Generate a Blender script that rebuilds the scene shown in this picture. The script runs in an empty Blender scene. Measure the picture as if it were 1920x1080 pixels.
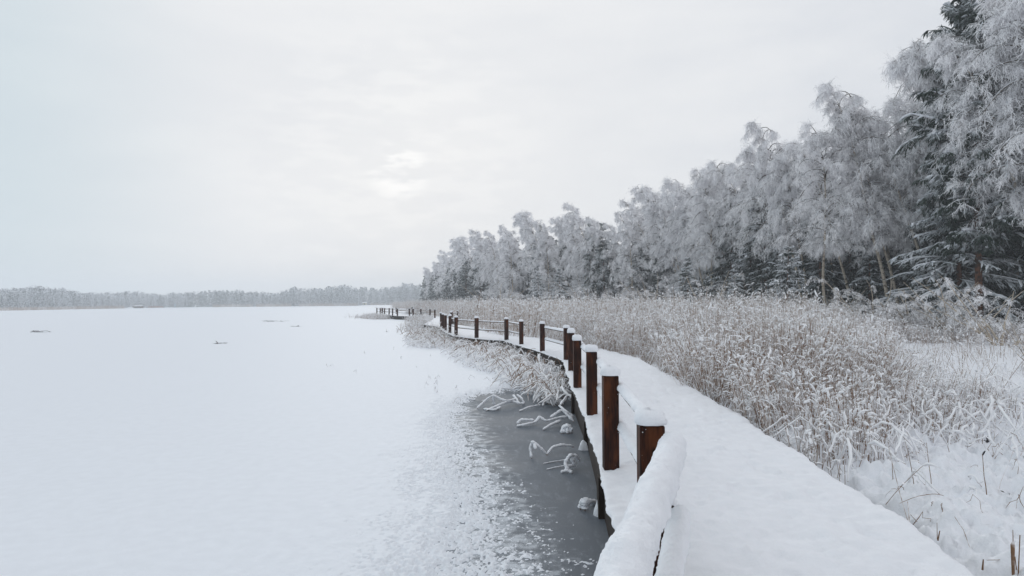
import bpy, math, random
import numpy as np
R = math.radians
rs = np.random.RandomState
C = bpy.context.scene.collection
scene = bpy.context.scene

# ------------------------------------------------------------------ camera
F = 1280.0          # focal length in photograph pixels
CZ = 2.21           # camera height above the ice
cam_d = bpy.data.cameras.new('camera'); cam = bpy.data.objects.new('camera', cam_d); C.objects.link(cam)
cam_d.sensor_width = 36; cam_d.lens = 24; cam_d.clip_start = .05; cam_d.clip_end = 5000
cam.location = (0, 0, CZ)
from mathutils import Matrix, Vector
cam.rotation_euler = (Matrix.Rotation(R(91.19), 4, 'X') @ Matrix.Rotation(R(-.3), 4, 'Z')).to_euler()
scene.camera = cam
scene.view_settings.view_transform = 'Standard'; scene.view_settings.look = 'None'
scene.view_settings.gamma = 1; scene.view_settings.exposure = 0.07
scene.cycles.max_bounces = 10; scene.cycles.diffuse_bounces = 8; scene.cycles.volume_bounces = 1
scene.cycles.transparent_max_bounces = 4

# ------------------------------------------------------------------ node helper
class NT:
    def __init__(s, tree): s.t = tree; s.n = tree.nodes; s.l = tree.links; s.n.clear()
    def add(s, kind, **kw):
        n = s.n.new(kind)
        ins = kw.pop('ins', {})
        for k, v in kw.items(): setattr(n, k, v)
        for k, v in ins.items():
            sock = n.inputs[k]
            if hasattr(v, 'is_linked') or isinstance(v, bpy.types.NodeSocket): s.l.new(v, sock)
            else: sock.default_value = v
        return n
    def math(s, op, a, b=0.0, clamp=False):
        n = s.add('ShaderNodeMath', operation=op, use_clamp=clamp, ins={0: a, 1: b}); return n.outputs[0]
    def maprange(s, v, a, b, c=0.0, d=1.0, smooth=True):
        n = s.add('ShaderNodeMapRange', interpolation_type='SMOOTHSTEP' if smooth else 'LINEAR',
                  ins={'Value': v, 'From Min': a, 'From Max': b, 'To Min': c, 'To Max': d}); return n.outputs[0]
    def mix(s, f, a, b):
        n = s.add('ShaderNodeMix', data_type='RGBA'); 
        for k, v in ((0, f), (6, a), (7, b)):
            if isinstance(v, bpy.types.NodeSocket): s.l.new(v, n.inputs[k])
            else: n.inputs[k].default_value = v if k == 0 else (*v, 1)
        return n.outputs[2]
    def noise(s, vec, scale, detail=3, rough=.55, out=0):
        n = s.add('ShaderNodeTexNoise', ins={'Vector': vec, 'Scale': scale, 'Detail': detail, 'Roughness': rough}); return n.outputs[out]

# ------------------------------------------------------------------ sky (overcast) and sun
SUN_EL, SUN_AZ = R(10.8), R(-9.4)      # the bright patch in the cloud: ahead, slightly left
sun_dir = Vector((math.sin(SUN_AZ)*math.cos(SUN_EL), math.cos(SUN_AZ)*math.cos(SUN_EL), math.sin(SUN_EL)))
w = bpy.data.worlds.new('World'); scene.world = w; w.use_nodes = True
t = NT(w.node_tree)
geo = t.add('ShaderNodeTexCoord').outputs['Generated']
sky = t.add('ShaderNodeTexSky', sky_type='NISHITA', sun_disc=False, sun_elevation=SUN_EL, sun_rotation=SUN_AZ,
            air_density=1.0, dust_density=2.0)
sep = t.add('ShaderNodeSeparateXYZ', ins={0: geo})
mp = t.add('ShaderNodeMapping', ins={'Vector': geo, 'Scale': (1.0, 1.0, 3.2)}).outputs[0]
n1 = t.noise(mp, 2.1, 5, .5)
n2 = t.noise(mp, 6.0, 5, .55)
cl = t.math('ADD', t.math('MULTIPLY', n1, .7), t.math('MULTIPLY', n2, .3))
cl = t.maprange(cl, .36, .64)
def lobe(d, a, b, pw=1.0):
    dn = t.add('ShaderNodeVectorMath', operation='DOT_PRODUCT', ins={0: geo, 1: tuple(d)}).outputs['Value']
    return t.maprange(dn, math.cos(a), math.cos(b))
base = t.mix(cl, (6.85, 7.14, 7.62), (7.98, 8.13, 8.36))
# bright veil round the hidden sun, teal-grey to the far left
wide = lobe(sun_dir, R(34), R(2)); tight = lobe(sun_dir, R(3.0), R(.3)); 
mid = lobe(sun_dir, R(16), R(2))
base = t.mix(t.math('MULTIPLY', wide, .55), base, (8.6, 8.65, 8.7))
left = t.maprange(sep.outputs[0], -.33, -.70)
base = t.mix(t.math('MULTIPLY', left, .85), base, (5.6, 6.7, 7.2))
brk = t.maprange(t.noise(mp, 16.0, 3, .5), .42, .62)
base = t.mix(t.math('MULTIPLY', t.math('MULTIPLY', tight, brk), .9), base, (10.4, 10.4, 10.3))
base = t.mix(t.math('MULTIPLY', t.math('MULTIPLY', mid, brk), .3), base, (9.4, 9.4, 9.35))
col = t.mix(.992, sky.outputs[0], base)
bg = t.add('ShaderNodeBackground', ins={'Color': col, 'Strength': .10})
out = t.add('ShaderNodeOutputWorld', ins={'Surface': bg.outputs[0]})
sl = bpy.data.lights.new('sun', 'SUN'); sl.energy = .8; sl.angle = R(18); sl.color = (1, .985, .965)
sun = bpy.data.objects.new('sun', sl); C.objects.link(sun)
sun.rotation_euler = (-sun_dir).to_track_quat('-Z', 'Y').to_euler()

# ------------------------------------------------------------------ materials
def mat(name):
    m = bpy.data.materials.new(name); m.use_nodes = True; nt = NT(m.node_tree)
    p = nt.add('ShaderNodeBsdfPrincipled'); nt.add('ShaderNodeOutputMaterial', ins={'Surface': p.outputs[0]})
    return m, nt, p
def setp(nt, p, col=None, rough=None, spec=None):
    if col is not None:
        if isinstance(col, bpy.types.NodeSocket): nt.l.new(col, p.inputs['Base Color'])
        else: p.inputs['Base Color'].default_value = (*col, 1)
    if rough is not None:
        if isinstance(rough, bpy.types.NodeSocket): nt.l.new(rough, p.inputs['Roughness'])
        else: p.inputs['Roughness'].default_value = rough
    if spec is not None: p.inputs['Specular IOR Level'].default_value = spec
def bump(nt, p, h, strength, dist):
    b = nt.add('ShaderNodeBump', ins={'Height': h, 'Strength': strength, 'Distance': dist}); nt.l.new(b.outputs[0], p.inputs['Normal'])
def snow_mat(name, col=(.86, .88, .915), fine=55, amp=.012, s=.5):
    m, nt, p = mat(name); g = nt.add('ShaderNodeNewGeometry').outputs['Position']
    a = nt.noise(g, fine, 3, .7); b = nt.noise(g, fine*.16, 4, .6)
    h = nt.math('ADD', nt.math('MULTIPLY', a, .45), b)
    v = nt.maprange(nt.noise(g, 7, 3), .3, .7, .965, 1.0)
    c = nt.add('ShaderNodeVectorMath', operation='SCALE', ins={0: col, 'Scale': v}).outputs[0]
    setp(nt, p, c, .75, .15); bump(nt, p, h, s, amp)
    return m
M = {}
M['snow'] = snow_mat('snow', (.86, .876, .917), 60, .016, .8)
M['lake_snow'] = snow_mat('lake_snow', (.82, .85, .90), 34, .012, .6)
def frost_mat(name, dark, light, lo, hi, nsc, bias=.25, rough=.8):
    """snow or frost lies on what faces up, the bark or leaf shows on what faces down"""
    m, nt, p = mat(name); g = nt.add('ShaderNodeNewGeometry')
    z = nt.add('ShaderNodeSeparateXYZ', ins={0: g.outputs['Normal']}).outputs[2]
    n = nt.noise(g.outputs['Position'], nsc, 2)
    f = nt.math('ADD', nt.math('MULTIPLY', z, .5), nt.math('MULTIPLY', nt.math('SUBTRACT', n, .5), 1.6))
    f = nt.maprange(nt.math('ADD', f, bias), lo, hi)
    setp(nt, p, nt.mix(f, dark, light), rough, .1)
    return m
M['frost'] = frost_mat('frosted_twigs', (.17, .158, .158), (.95, .945, .96), -.26, .20, 1.3, .41)  # frost patches on bark; their contrast also paints shaded gaps into the crowns
M['limb'] = frost_mat('frosted_limbs', (.13, .105, .085), (.80, .82, .86), -.1, .5, 2.2, .08)
M['needles'] = frost_mat('spruce_needles', (.022, .036, .026), (.74, .77, .81), -.05, .55, 2.0, .03)
M['needles_pine'] = frost_mat('pine_needles', (.022, .038, .026), (.76, .79, .83), .05, .65, 1.2, .0)
M['needles_dark'] = frost_mat('dark_needles', (.020, .030, .023), (.70, .73, .77), .08, .70, 1.2, .0)
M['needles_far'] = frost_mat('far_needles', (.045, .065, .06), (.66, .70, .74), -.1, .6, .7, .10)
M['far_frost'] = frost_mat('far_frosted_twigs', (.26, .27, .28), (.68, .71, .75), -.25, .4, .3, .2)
M['stem'] = frost_mat('reed_stems', (.47, .36, .28), (.86, .85, .86), -.15, .5, 9, .19)
M['stem_dark'] = frost_mat('brown_stems', (.23, .135, .08), (.80, .79, .80), .0, .6, 12, -.08)
M['reed_snow'] = frost_mat('snow_on_reeds', (.60, .55, .52), (.90, .905, .925), -.5, .05, 14, .24)
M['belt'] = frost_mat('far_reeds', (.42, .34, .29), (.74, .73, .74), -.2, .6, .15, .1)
# birch and pine bark
m, nt, p = mat('birch_bark'); g = nt.add('ShaderNodeNewGeometry').outputs['Position']
st = nt.add('ShaderNodeMapping', ins={'Vector': g, 'Scale': (1, 1, 2.5)}).outputs[0]
k = nt.maprange(nt.noise(st, 2.6, 5, .8), .50, .66)
setp(nt, p, nt.mix(k, (.50, .43, .35), (.07, .055, .045)), .8, .2); bump(nt, p, nt.noise(g, 14, 3), .6, .02); M['birch_bark'] = m
m, nt, p = mat('pine_bark'); g = nt.add('ShaderNodeNewGeometry').outputs['Position']
k = nt.maprange(nt.noise(g, 5, 4, .7), .4, .62)
setp(nt, p, nt.mix(k, (.15, .065, .035), (.045, .03, .024)), .9, .1); bump(nt, p, nt.noise(g, 9, 4), .8, .03); M['pine_bark'] = m
# stained wood of the railing
m, nt, p = mat('stained_wood'); tc = nt.add('ShaderNodeTexCoord').outputs['Object']
oi = nt.add('ShaderNodeObjectInfo').outputs['Random']
off = nt.add('ShaderNodeVectorMath', operation='SCALE', ins={0: (9., 7., 31.), 'Scale': oi}).outputs[0]
tc2 = nt.add('ShaderNodeVectorMath', operation='ADD', ins={0: tc, 1: off}).outputs[0]
st = nt.add('ShaderNodeMapping', ins={'Vector': tc2, 'Scale': (1, 1, .05)}).outputs[0]
wv = nt.noise(st, 95, 5, .7); big = nt.noise(nt.add('ShaderNodeMapping', ins={'Vector': tc2, 'Scale': (1, 1, .22)}).outputs[0], 9, 3, .6)
kn = nt.add('ShaderNodeTexVoronoi', ins={'Vector': nt.add('ShaderNodeMapping', ins={'Vector': tc2, 'Scale': (1, 1, .5)}).outputs[0], 'Scale': 7.0}).outputs['Distance']
kn = nt.maprange(kn, .16, .05)
c = nt.mix(nt.maprange(wv, .35, .65), (.009, .0035, .003), (.045, .012, .005))
c = nt.mix(nt.maprange(big, .47, .66), c, (.088, .026, .008))
c = nt.mix(kn, c, (.008, .004, .003))
fl = nt.add('ShaderNodeTexVoronoi', ins={'Vector': tc2, 'Scale': 26.0}).outputs['Distance']
flk = nt.math('MULTIPLY', nt.maprange(fl, .13, .08), nt.maprange(nt.noise(tc2, 5, 2), .55, .62))
c = nt.mix(flk, c, (.8, .82, .85))
setp(nt, p, c, .6, .12); bump(nt, p, wv, .6, .004); M['wood'] = m
m, nt, p = mat('dark_and_shaded_wood'); g = nt.add('ShaderNodeNewGeometry').outputs['Position']
n = nt.noise(g, 7, 4); setp(nt, p, nt.mix(n, (.010, .007, .005), (.035, .022, .016)), .7, .2); M['dark_wood'] = m  # dark wood, near black so that under-deck shade is in the colour
# the rail's thin visible edge
m, nt, p = mat('weathered_rail'); g = nt.add('ShaderNodeNewGeometry').outputs['Position']
setp(nt, p, nt.mix(nt.maprange(nt.noise(g, 9, 4), .35, .65), (.06, .033, .02), (.17, .12, .09)), .8, .2); M['rail'] = m
# grey lake ice
m, nt, p = mat('grey_ice'); g = nt.add('ShaderNodeNewGeometry').outputs['Position']
a = nt.noise(g, .9, 4, .6); b = nt.maprange(nt.noise(g, 95, 2, .7), .60, .70)
bb = nt.math('MULTIPLY', b, nt.maprange(nt.noise(g, 2.2, 3), .40, .62))
sp = nt.add('ShaderNodeSeparateXYZ', ins={0: g})
ed_ = nt.math('ADD', sp.outputs[0], nt.math('MULTIPLY', sp.outputs[1], .135))
msk = nt.maprange(ed_, .75, 1.75, 1, 0)
pw = nt.math('ADD', nt.noise(g, 130, 3, .75), nt.math('MULTIPLY', nt.math('SUBTRACT', nt.noise(g, 6, 4, .6), .5), .9))
pw = nt.math('MULTIPLY', nt.maprange(nt.math('ADD', pw, nt.math('MULTIPLY', msk, .26)), .70, .80), nt.math('ADD', .25, nt.math('MULTIPLY', msk, .65)))
c = nt.mix(a, (.112, .129, .153), (.165, .184, .208)); c = nt.mix(pw, c, (.60, .64, .69))
stk = nt.noise(nt.add('ShaderNodeMapping', ins={'Vector': g, 'Rotation': (0, 0, .5), 'Scale': (1, .25, 1)}).outputs[0], 9, 6, .75)
c = nt.mix(nt.math('MULTIPLY', nt.maprange(stk, .5, .72), .22), c, (.45, .49, .54)); c = nt.mix(nt.math('MULTIPLY', bb, .6), c, (.62, .65, .69))
setp(nt, p, c, nt.maprange(a, .3, .7, .58, .75), .12); bump(nt, p, nt.noise(g, 40, 3), .12, .004); M['ice'] = m
m, nt, p = mat('dark_peat'); g = nt.add('ShaderNodeNewGeometry').outputs['Position']
setp(nt, p, nt.mix(nt.noise(g, 12, 4), (.018, .014, .011), (.075, .055, .042)), .7, .3); bump(nt, p, nt.noise(g, 18, 4), 1, .05); M['peat'] = m
def plain(name, c, r=.8):
    m, nt, p = mat(name); g = nt.add('ShaderNodeNewGeometry').outputs['Position']
    v = nt.maprange(nt.noise(g, 3, 3), .3, .7, .8, 1.1)
    setp(nt, p, nt.add('ShaderNodeVectorMath', operation='SCALE', ins={0: c, 'Scale': v}).outputs[0], r, .2); M[name] = m
plain('pale_blue_paint', (.45, .62, .72)); plain('cream_paint', (.62, .58, .45)); plain('brown_boards', (.11, .06, .045))
plain('rust_red_paint', (.42, .16, .10)); plain('slush', (.06, .065, .075)); plain('window_dark', (.03, .035, .04), .3)

# ------------------------------------------------------------------ numpy noise and mesh buffer
def _h(ix, iy, s):
    with np.errstate(over='ignore'):
        n = (ix.astype(np.int64)*374761393 + iy.astype(np.int64)*668265263 + s*974634777) & 0x7fffffff
        n = ((n ^ (n >> 13))*1274126177) & 0x7fffffff
        n = (n ^ (n >> 16)) & 0xffff
    return n/65535.0
def vn(x, y, s=0):
    ix = np.floor(x); iy = np.floor(y); fx = x-ix; fy = y-iy
    fx = fx*fx*fx*(fx*(fx*6-15)+10); fy = fy*fy*fy*(fy*(fy*6-15)+10)
    a = _h(ix, iy, s); b = _h(ix+1, iy, s); c = _h(ix, iy+1, s); d = _h(ix+1, iy+1, s)
    return (a+(b-a)*fx)*(1-fy)+(c+(d-c)*fx)*fy
def fbm(x, y, s=0, o=4, g=.5):
    v = 0; a = 1; tot = 0
    for i in range(o):
        v = v+a*vn(x*2**i+i*17.3, y*2**i+i*9.1, s+i); tot += a; a *= g
    return v/tot                       # 0..1
def norm(v): return v/np.maximum(np.linalg.norm(v, axis=-1, keepdims=True), 1e-9)

class MB:
    def __init__(s): s.v = []; s.q = []; s.m = []; s.sm = []; s.n = 0
    def add(s, v, q, m=0, smooth=True):
        v = np.asarray(v, float).reshape(-1, 3); q = np.asarray(q, np.int64).reshape(-1, 4)
        s.v.append(v); s.q.append(q+s.n); s.m.append(np.full(len(q), m)); s.sm.append(np.full(len(q), smooth)); s.n += len(v); return s
    def tubes(s, P, Rd, sides=3, m=0, ref=None, flat=1.0, smooth=True, cap=False, rng=None):
        """P (N,K,3) centre lines, Rd (N,K) radii; sides=2 gives ribbons"""
        N, K, _ = P.shape
        T = np.empty_like(P); T[:, 1:-1] = P[:, 2:]-P[:, :-2]; T[:, 0] = P[:, 1]-P[:, 0]; T[:, -1] = P[:, -1]-P[:, -2]
        T = norm(T)
        if ref is None:
            rng = rng or rs(7); ref = norm(rng.normal(size=(N, 3)))
        elif np.ndim(ref) == 1: ref = np.broadcast_to(ref, (N, 3))
        U = norm(np.cross(T, ref[:, None, :])); V = np.cross(U, T)
        if sides == 2:
            ring = np.stack([P+U*Rd[..., None], P-U*Rd[..., None]], 2)
        else:
            an = np.arange(sides)*2*np.pi/sides+np.pi/2
            ring = P[:, :, None]+Rd[:, :, None, None]*(np.cos(an)[:, None]*U[:, :, None]+np.sin(an)[:, None]*flat*V[:, :, None])
        S = ring.shape[2]
        idx = np.arange(N*K*S).reshape(N, K, S)
        if sides == 2:
            q = np.stack([idx[:, :-1, 0], idx[:, 1:, 0], idx[:, 1:, 1], idx[:, :-1, 1]], -1)
        else:
            nx = np.roll(idx, -1, 2)
            q = np.stack([idx[:, :-1], nx[:, :-1], nx[:, 1:], idx[:, 1:]], -1)
        return s.add(ring, q.reshape(-1, 4), m, smooth)
    def grid(s, X, Y, Z, m=0, keep=None, smooth=True):
        a, b = X.shape; idx = np.arange(a*b).reshape(a, b)
        q = np.stack([idx[:-1, :-1], idx[1:, :-1], idx[1:, 1:], idx[:-1, 1:]], -1)
        if keep is not None: q = q[keep]
        return s.add(np.stack([X, Y, Z], -1), q.reshape(-1, 4), m, smooth)
    def box(s, x0, x1, y0, y1, z0, z1, m=0):
        v = [(x, y, z) for z in (z0, z1) for x, y in ((x0, y0), (x1, y0), (x1, y1), (x0, y1))]
        return s.add(v, [(3, 2, 1, 0), (4, 5, 6, 7), (0, 1, 5, 4), (1, 2, 6, 5), (2, 3, 7, 6), (3, 0, 4, 7)], m, False)
    def mesh(s, name, mats):
        v = np.concatenate(s.v); q = np.concatenate(s.q)
        used = np.zeros(len(v), bool); used[q.ravel()] = True
        if not used.all():
            mp = np.cumsum(used)-1; v = v[used]; q = mp[q]
        me = bpy.data.meshes.new(name)
        me.vertices.add(len(v)); me.vertices.foreach_set('co', v.astype(np.float32).ravel())
        me.loops.add(q.size); me.loops.foreach_set('vertex_index', q.astype(np.int32).ravel())
        me.polygons.add(len(q)); me.polygons.foreach_set('loop_start', np.arange(0, q.size, 4, dtype=np.int32))
        for mm in mats: me.materials.append(M[mm] if isinstance(mm, str) else mm)
        me.polygons.foreach_set('material_index', np.concatenate(s.m).astype(np.int32))
        me.polygons.foreach_set('use_smooth', np.concatenate(s.sm))
        me.update(calc_edges=True)
        return me
    def build(s, name, mats, parent=None):
        o = bpy.data.objects.new(name, s.mesh(name, mats if isinstance(mats, (list, tuple)) else [mats]))
        C.objects.link(o)
        if parent: o.parent = parent
        return o
def tag(o, label=None, cat=None, group=None, kind=None):
    if label: o['label'] = label
    if cat: o['category'] = cat
    if group: o['group'] = group
    if kind: o['kind'] = kind
    return o
def empty(name, loc=(0, 0, 0), rz=0):
    o = bpy.data.objects.new(name, None); C.objects.link(o); o.location = loc; o.rotation_euler = (0, 0, rz); o.empty_display_size = .2; return o
def hor(px): return 566.5+(960-px)*math.tan(R(.3))
def gp(px, py, z=0.0):
    """where the ray through a photograph point meets height z"""
    d = (CZ-z)*F/(py-hor(px)); return ((px-960)/F*d, d, z)
def grow(base, d, L, K, droop, rng, wob=.15, up=0.0):
    """N drooping centre lines: base (N,3), direction (N,3), length (N,)"""
    N = len(base); P = np.empty((N, K, 3)); P[:, 0] = base; d = norm(d)
    st = (L/(K-1))[:, None]
    for k in range(1, K):
        d = d+rng.normal(size=(N, 3))*wob
        d[:, 2] += (up-droop)/(K-1) if np.ndim(droop) == 0 else -droop/(K-1)
        d = norm(d); P[:, k] = P[:, k-1]+d*st
    return P
def along(P, idx, s):
    """point and tangent at parameter s (0..1) of centre lines idx"""
    K = P.shape[1]; f = s*(K-1); i = np.minimum(f.astype(int), K-2); fr = (f-i)[:, None]
    a = P[idx, i]; b = P[idx, i+1]; return a+(b-a)*fr, norm(b-a)

# ------------------------------------------------------------------ setting: lake, shore ground
def right_edge(y): return np.interp(y, RE[:, 1], RE[:, 0])
# polyline of the boardwalk's left (lake side) edge and of its right edge
LE = [(-1.1, -1.4), (.76, 4.25), (.93, 7.0), (1.12, 10.2), (1.22, 13.5), (1.36, 16.6), (1.53, 20.2), (.97, 23.9), (.28, 27.3),
      (-.36, 30.7), (-1.8, 32.6), (-3.0, 35.3), (-3.6, 38.3), (-4.15, 41.4), (-4.5, 43.6), (-5.1, 48), (-6.9, 54), (-8.7, 76),
      (-9.6, 79), (-11.2, 83), (-12.7, 87), (-15.0, 89), (-17.2, 95), (-20.5, 103)]
RE = [(1.3, -1.7), (2.9, 4.28), (3.16, 6.75), (3.42, 10.6), (3.56, 13.5), (3.69, 16.6), (3.80, 20.9), (3.2, 24.8), (2.5, 28.3),
      (1.6, 31.9), (-.3, 34.6), (-1.0, 36.3), (-1.5, 38.9), (-2.0, 42), (-2.4, 44.2), (-3.0, 48.4), (-4.9, 54.4), (-6.6, 76.5),
      (-7.6, 80), (-9.8, 84.6), (-11.8, 89), (-13.6, 91), (-15.4, 96.2), (-18.6, 104)]
LE = np.array(LE); RE = np.array(RE); LE[1:, 0] -= .05
def land_left(y):   # x where the marsh begins
    return np.interp(y, [-5, 4, 7, 16, 21, 25, 32, 38, 48, 76, 88, 100, 130, 200, 300, 420, 560],
                     [1.0, 2.4, 2.6, 3.0, 2.9, 2.2, .6, -2.0, -3.6, -7.2, -11, -13.5, -19, -34, -60, -90, -125])
SN = .028           # snow depth on the lake
ob = MB().grid(*np.meshgrid([-900., 600.], [-40., 1100.], indexing='ij'), np.zeros((2, 2))).build('lake_ice', 'ice'); tag(ob, kind='structure')
# fine snow edge
fx = np.arange(-4.6, 3.2, .012); fy = np.concatenate([np.arange(4.8, 9, .017), np.arange(9, 20.6, .035)]); fy[-1] = 20.6
X, Y = np.meshgrid(fx, fy, indexing='ij')
x0 = np.interp(Y, [4.8, 6.0, 7.2, 8.5, 10.5, 12.5, 14.6, 16.0, 17.2, 21], [.10, -.04, -.22, -.47, -.78, -1.08, -1.22, -1.0, -.3, 2.5])
wd = np.interp(Y, [4.8, 7, 10, 15, 18], [.70, .56, .42, .30, .4])
s_ = (x0-X)/wd
s_ = np.maximum(s_, (Y-17.4)/1.2)
n_ = fbm(X*2.2, Y*1.2, 3, 3)-.5; nf = fbm(X*9, Y*6, 11, 3, .6)-.5; ng = fbm(X*44, Y*31, 21, 2, .6)-.5
H_ = s_*.55+n_*.55+nf*.95+ng*1.7-.0
Z = np.clip(H_*.035, -.004, SN)
keep = np.maximum.reduce([Z[:-1, :-1], Z[1:, :-1], Z[1:, 1:], Z[:-1, 1:]]) > .0005
Z = Z+np.where(Z > .01, (fbm(X*9, Y*6, 5, 3)-.5)*.012*np.clip(1.6-s_*.3, 0.15, 1), 0)
ed = (X < fx[0]+.01) | (Y > fy[-1]-.01); Z[ed] = SN
mb = MB().grid(X, Y, Z, keep=keep)
for a, b, c, d in ((-900, -4.6, -40, 1100),):
    mb.grid(*np.meshgrid([a, b], [c, d], indexing='ij'), np.full((2, 2), SN))
mb.grid(*np.meshgrid([fx[0], fx[-1]], [20.6, 1100], indexing='ij'), np.full((2, 2), SN))
mb.grid(*np.meshgrid([fx[-1], 600], [20.6, 1100], indexing='ij'), np.full((2, 2), SN))
mb.grid(*np.meshgrid([-4.6, -1.5], [-40, 4.8], indexing='ij'), np.full((2, 2), SN))
tag(mb.build('snow_on_lake', 'lake_snow'), kind='structure')
# peat below the marsh snow
mb = MB(); ys = np.concatenate([np.arange(-5, 60, 1.5), np.arange(60, 560, 10)])
ll = land_left(ys)+.25
mb.grid(np.stack([ll, np.full_like(ll, 400)]), np.stack([ys, ys]), np.stack([np.full_like(ll, .17), np.full_like(ll, .17)]))
tag(mb.build('marsh_ground', 'peat'), kind='structure')
def ground_z(x, y):
    e = np.clip((x-land_left(y)-.1)/1.0, 0, 1)
    far = np.clip((y-25)/20, 0, 1)
    return (.30+.15*far+.12*(fbm(x*.25, y*.25, 31, 2)-.5))*e+(e-1)*.15
def lumps(x, y):
    a = fbm(x*2.0, y*1.6, 41, 3); b = np.sqrt((fbm(x*4.6, y*4.0, 43, 3)-.5)**2+.0025)*2; c = fbm(x*13, y*11, 45, 2)
    d = np.sqrt((fbm(x*10.5, y*9.5, 47, 2)-.5)**2+.003)*2
    return (a-.5)*.24+b*.22-.07+d*.09+(c-.5)*.05
mb = MB()
def gpatch(x, y, soft=1.0, holes=True):
    X, Y = np.meshgrid(x, y, indexing='ij'); Z = ground_z(X, Y)+lumps(X, Y)*soft*np.clip((X-land_left(Y))/.8, 0, 1)
    k = None
    if holes:
        hn = fbm(X*1.35, Y*1.1, 51, 2)*.5+fbm(X*7, Y*6, 53, 4, .7)*.5
        hole = (hn < .318) & (X > right_edge(Y)+.9); Z = np.where(hn < .345, Z-.03, Z)
        k = ~(hole[:-1, :-1] & hole[1:, 1:])
    mb.grid(X, Y, Z, keep=k)
gpatch(np.arange(2.4, 14.01, .03), np.arange(2.0, 15.01, .035))
gpatch(np.arange(-14, 2.41, .4), np.arange(15.0, 130.1, 1.0), .4, False)
gpatch(np.arange(2.4, 50, .25), np.arange(15.0, 60.1, .3), .6, False)
gpatch(np.arange(2.4, 120, 1.5), np.arange(60.0, 130.1, 2), .4, False)
gpatch(np.arange(14.0, 50, .4), np.arange(-5, 15.01, .4), .6, False)
gpatch(np.arange(-120, 400, 8.), np.arange(130, 561, 8.), .0, False)
tag(mb.build('snowy_ground', 'snow'), kind='structure')

# ------------------------------------------------------------------ boardwalk
DZ = .50
def lerp_edge(E, n):
    """resample each span of the edge into n pieces (n: list)"""
    o = []
    for i in range(len(E)-1):
        for j in range(n[i]): o.append(E[i]+(E[i+1]-E[i])*j/n[i])
    o.append(E[-1]); return np.array(o)
nsp = [int(max(2, np.linalg.norm(LE[i+1]-LE[i])/(.035 if LE[i][1] < 9 and i > 0 else .05 if i == 0 else .12 if LE[i][1] < 33 else .6))) for i in range(len(LE)-1)]
Le = lerp_edge(LE, nsp); Re = lerp_edge(RE, nsp)
bw = empty('boardwalk', (1.8, 4.3, 0)); tag(bw, 'long wooden boardwalk on low supports, its deck covered in smooth trodden snow', 'boardwalk')
def local(o, root): o.location = (-root.location[0], -root.location[1], -root.location[2]); return o
mb = MB()
def strip(mb, L, Rr, z0, z1, m=0):
    n = len(L); v = np.concatenate([np.c_[L, np.full(n, z0)], np.c_[L, np.full(n, z1)], np.c_[Rr, np.full(n, z1)], np.c_[Rr, np.full(n, z0)]])
    i = np.arange(n-1); q = []
    for a, b in ((0, 1), (1, 2), (2, 3), (3, 0)):
        q.append(np.stack([a*n+i, a*n+i+1, b*n+i+1, b*n+i], -1))
    mb.add(v, np.concatenate(q), m, False)
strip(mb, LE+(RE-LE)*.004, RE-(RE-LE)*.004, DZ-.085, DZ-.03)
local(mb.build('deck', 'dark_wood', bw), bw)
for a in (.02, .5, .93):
    mb = MB(); strip(mb, LE+(RE-LE)*a, LE+(RE-LE)*(a+.035), .02 if a < .1 else DZ-.26, DZ-.086); local(mb.build('shade_dark_beam', 'dark_wood', bw), bw)  # left beam stretched down to the ice as a painted strip of under-deck shade
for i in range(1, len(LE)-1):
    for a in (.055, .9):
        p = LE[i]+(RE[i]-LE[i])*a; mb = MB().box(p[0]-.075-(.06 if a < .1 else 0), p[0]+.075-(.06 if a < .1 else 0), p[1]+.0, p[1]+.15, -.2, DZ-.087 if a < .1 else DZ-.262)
        local(mb.build('support_leg', 'dark_wood', bw), bw)  # legs darker than the posts above: shade below the deck put into their colour
U = np.concatenate([[0, 0, .004, .012, .03], np.linspace(.05, .95, 60), [.97, .988, .996, 1, 1]])
E3 = np.concatenate([[0.02, .3, .6, .85, .98], np.ones(60), [.98, .85, .6, .3, .02]])
LL, UU = np.meshgrid(np.arange(len(Le)), U, indexing='ij')
P = Le[:, None]+(Re-Le)[:, None]*U[None, :, None]
ex = (fbm(P[..., 0]*6, P[..., 1]*6, 61, 3)-.5)
nrm = norm((Re-Le))[:, None]
P = P+nrm*((ex+(fbm(P[..., 0]*1.7, P[..., 1]*1.7, 67, 2)-.5)*1.2)*np.where(UU > .96, .07, np.where(UU < .04, .045, 0)))[..., None]
tr = (fbm(P[..., 0]*3, P[..., 1]*2.2, 63, 4)-.5)*.07+(fbm(P[..., 0]*12, P[..., 1]*10, 65, 4, .7)-.5)*.045
# trodden footprints
rg = rs(5); fp = 0
for i in range(150):
    y = rg.uniform(1.5, 14); xc = np.interp(y, LE[:, 1], LE[:, 0])+rg.uniform(.45, 1.9); an = rg.normal()*.25+.1
    dx = P[..., 0]-xc; dy = P[..., 1]-y; u = dx*math.cos(an)-dy*math.sin(an); v = dx*math.sin(an)+dy*math.cos(an)
    r = (u/.055)**2+(v/.14)**2; fp = fp-np.exp(-r**1.5)*rg.uniform(.004, .011)+np.exp(-((np.sqrt(r)-1.35)/.25)**2)*.003
Z = DZ-.03+.045*E3+(tr+fp*2.2)*np.clip(E3, 0, 1)
Z = np.where((UU > .01) & (UU < .99), np.maximum(Z, DZ-.02), Z)
mb = MB().grid(P[..., 0], P[..., 1], Z); local(mb.build('snow_cover', 'snow', bw), bw)

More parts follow.
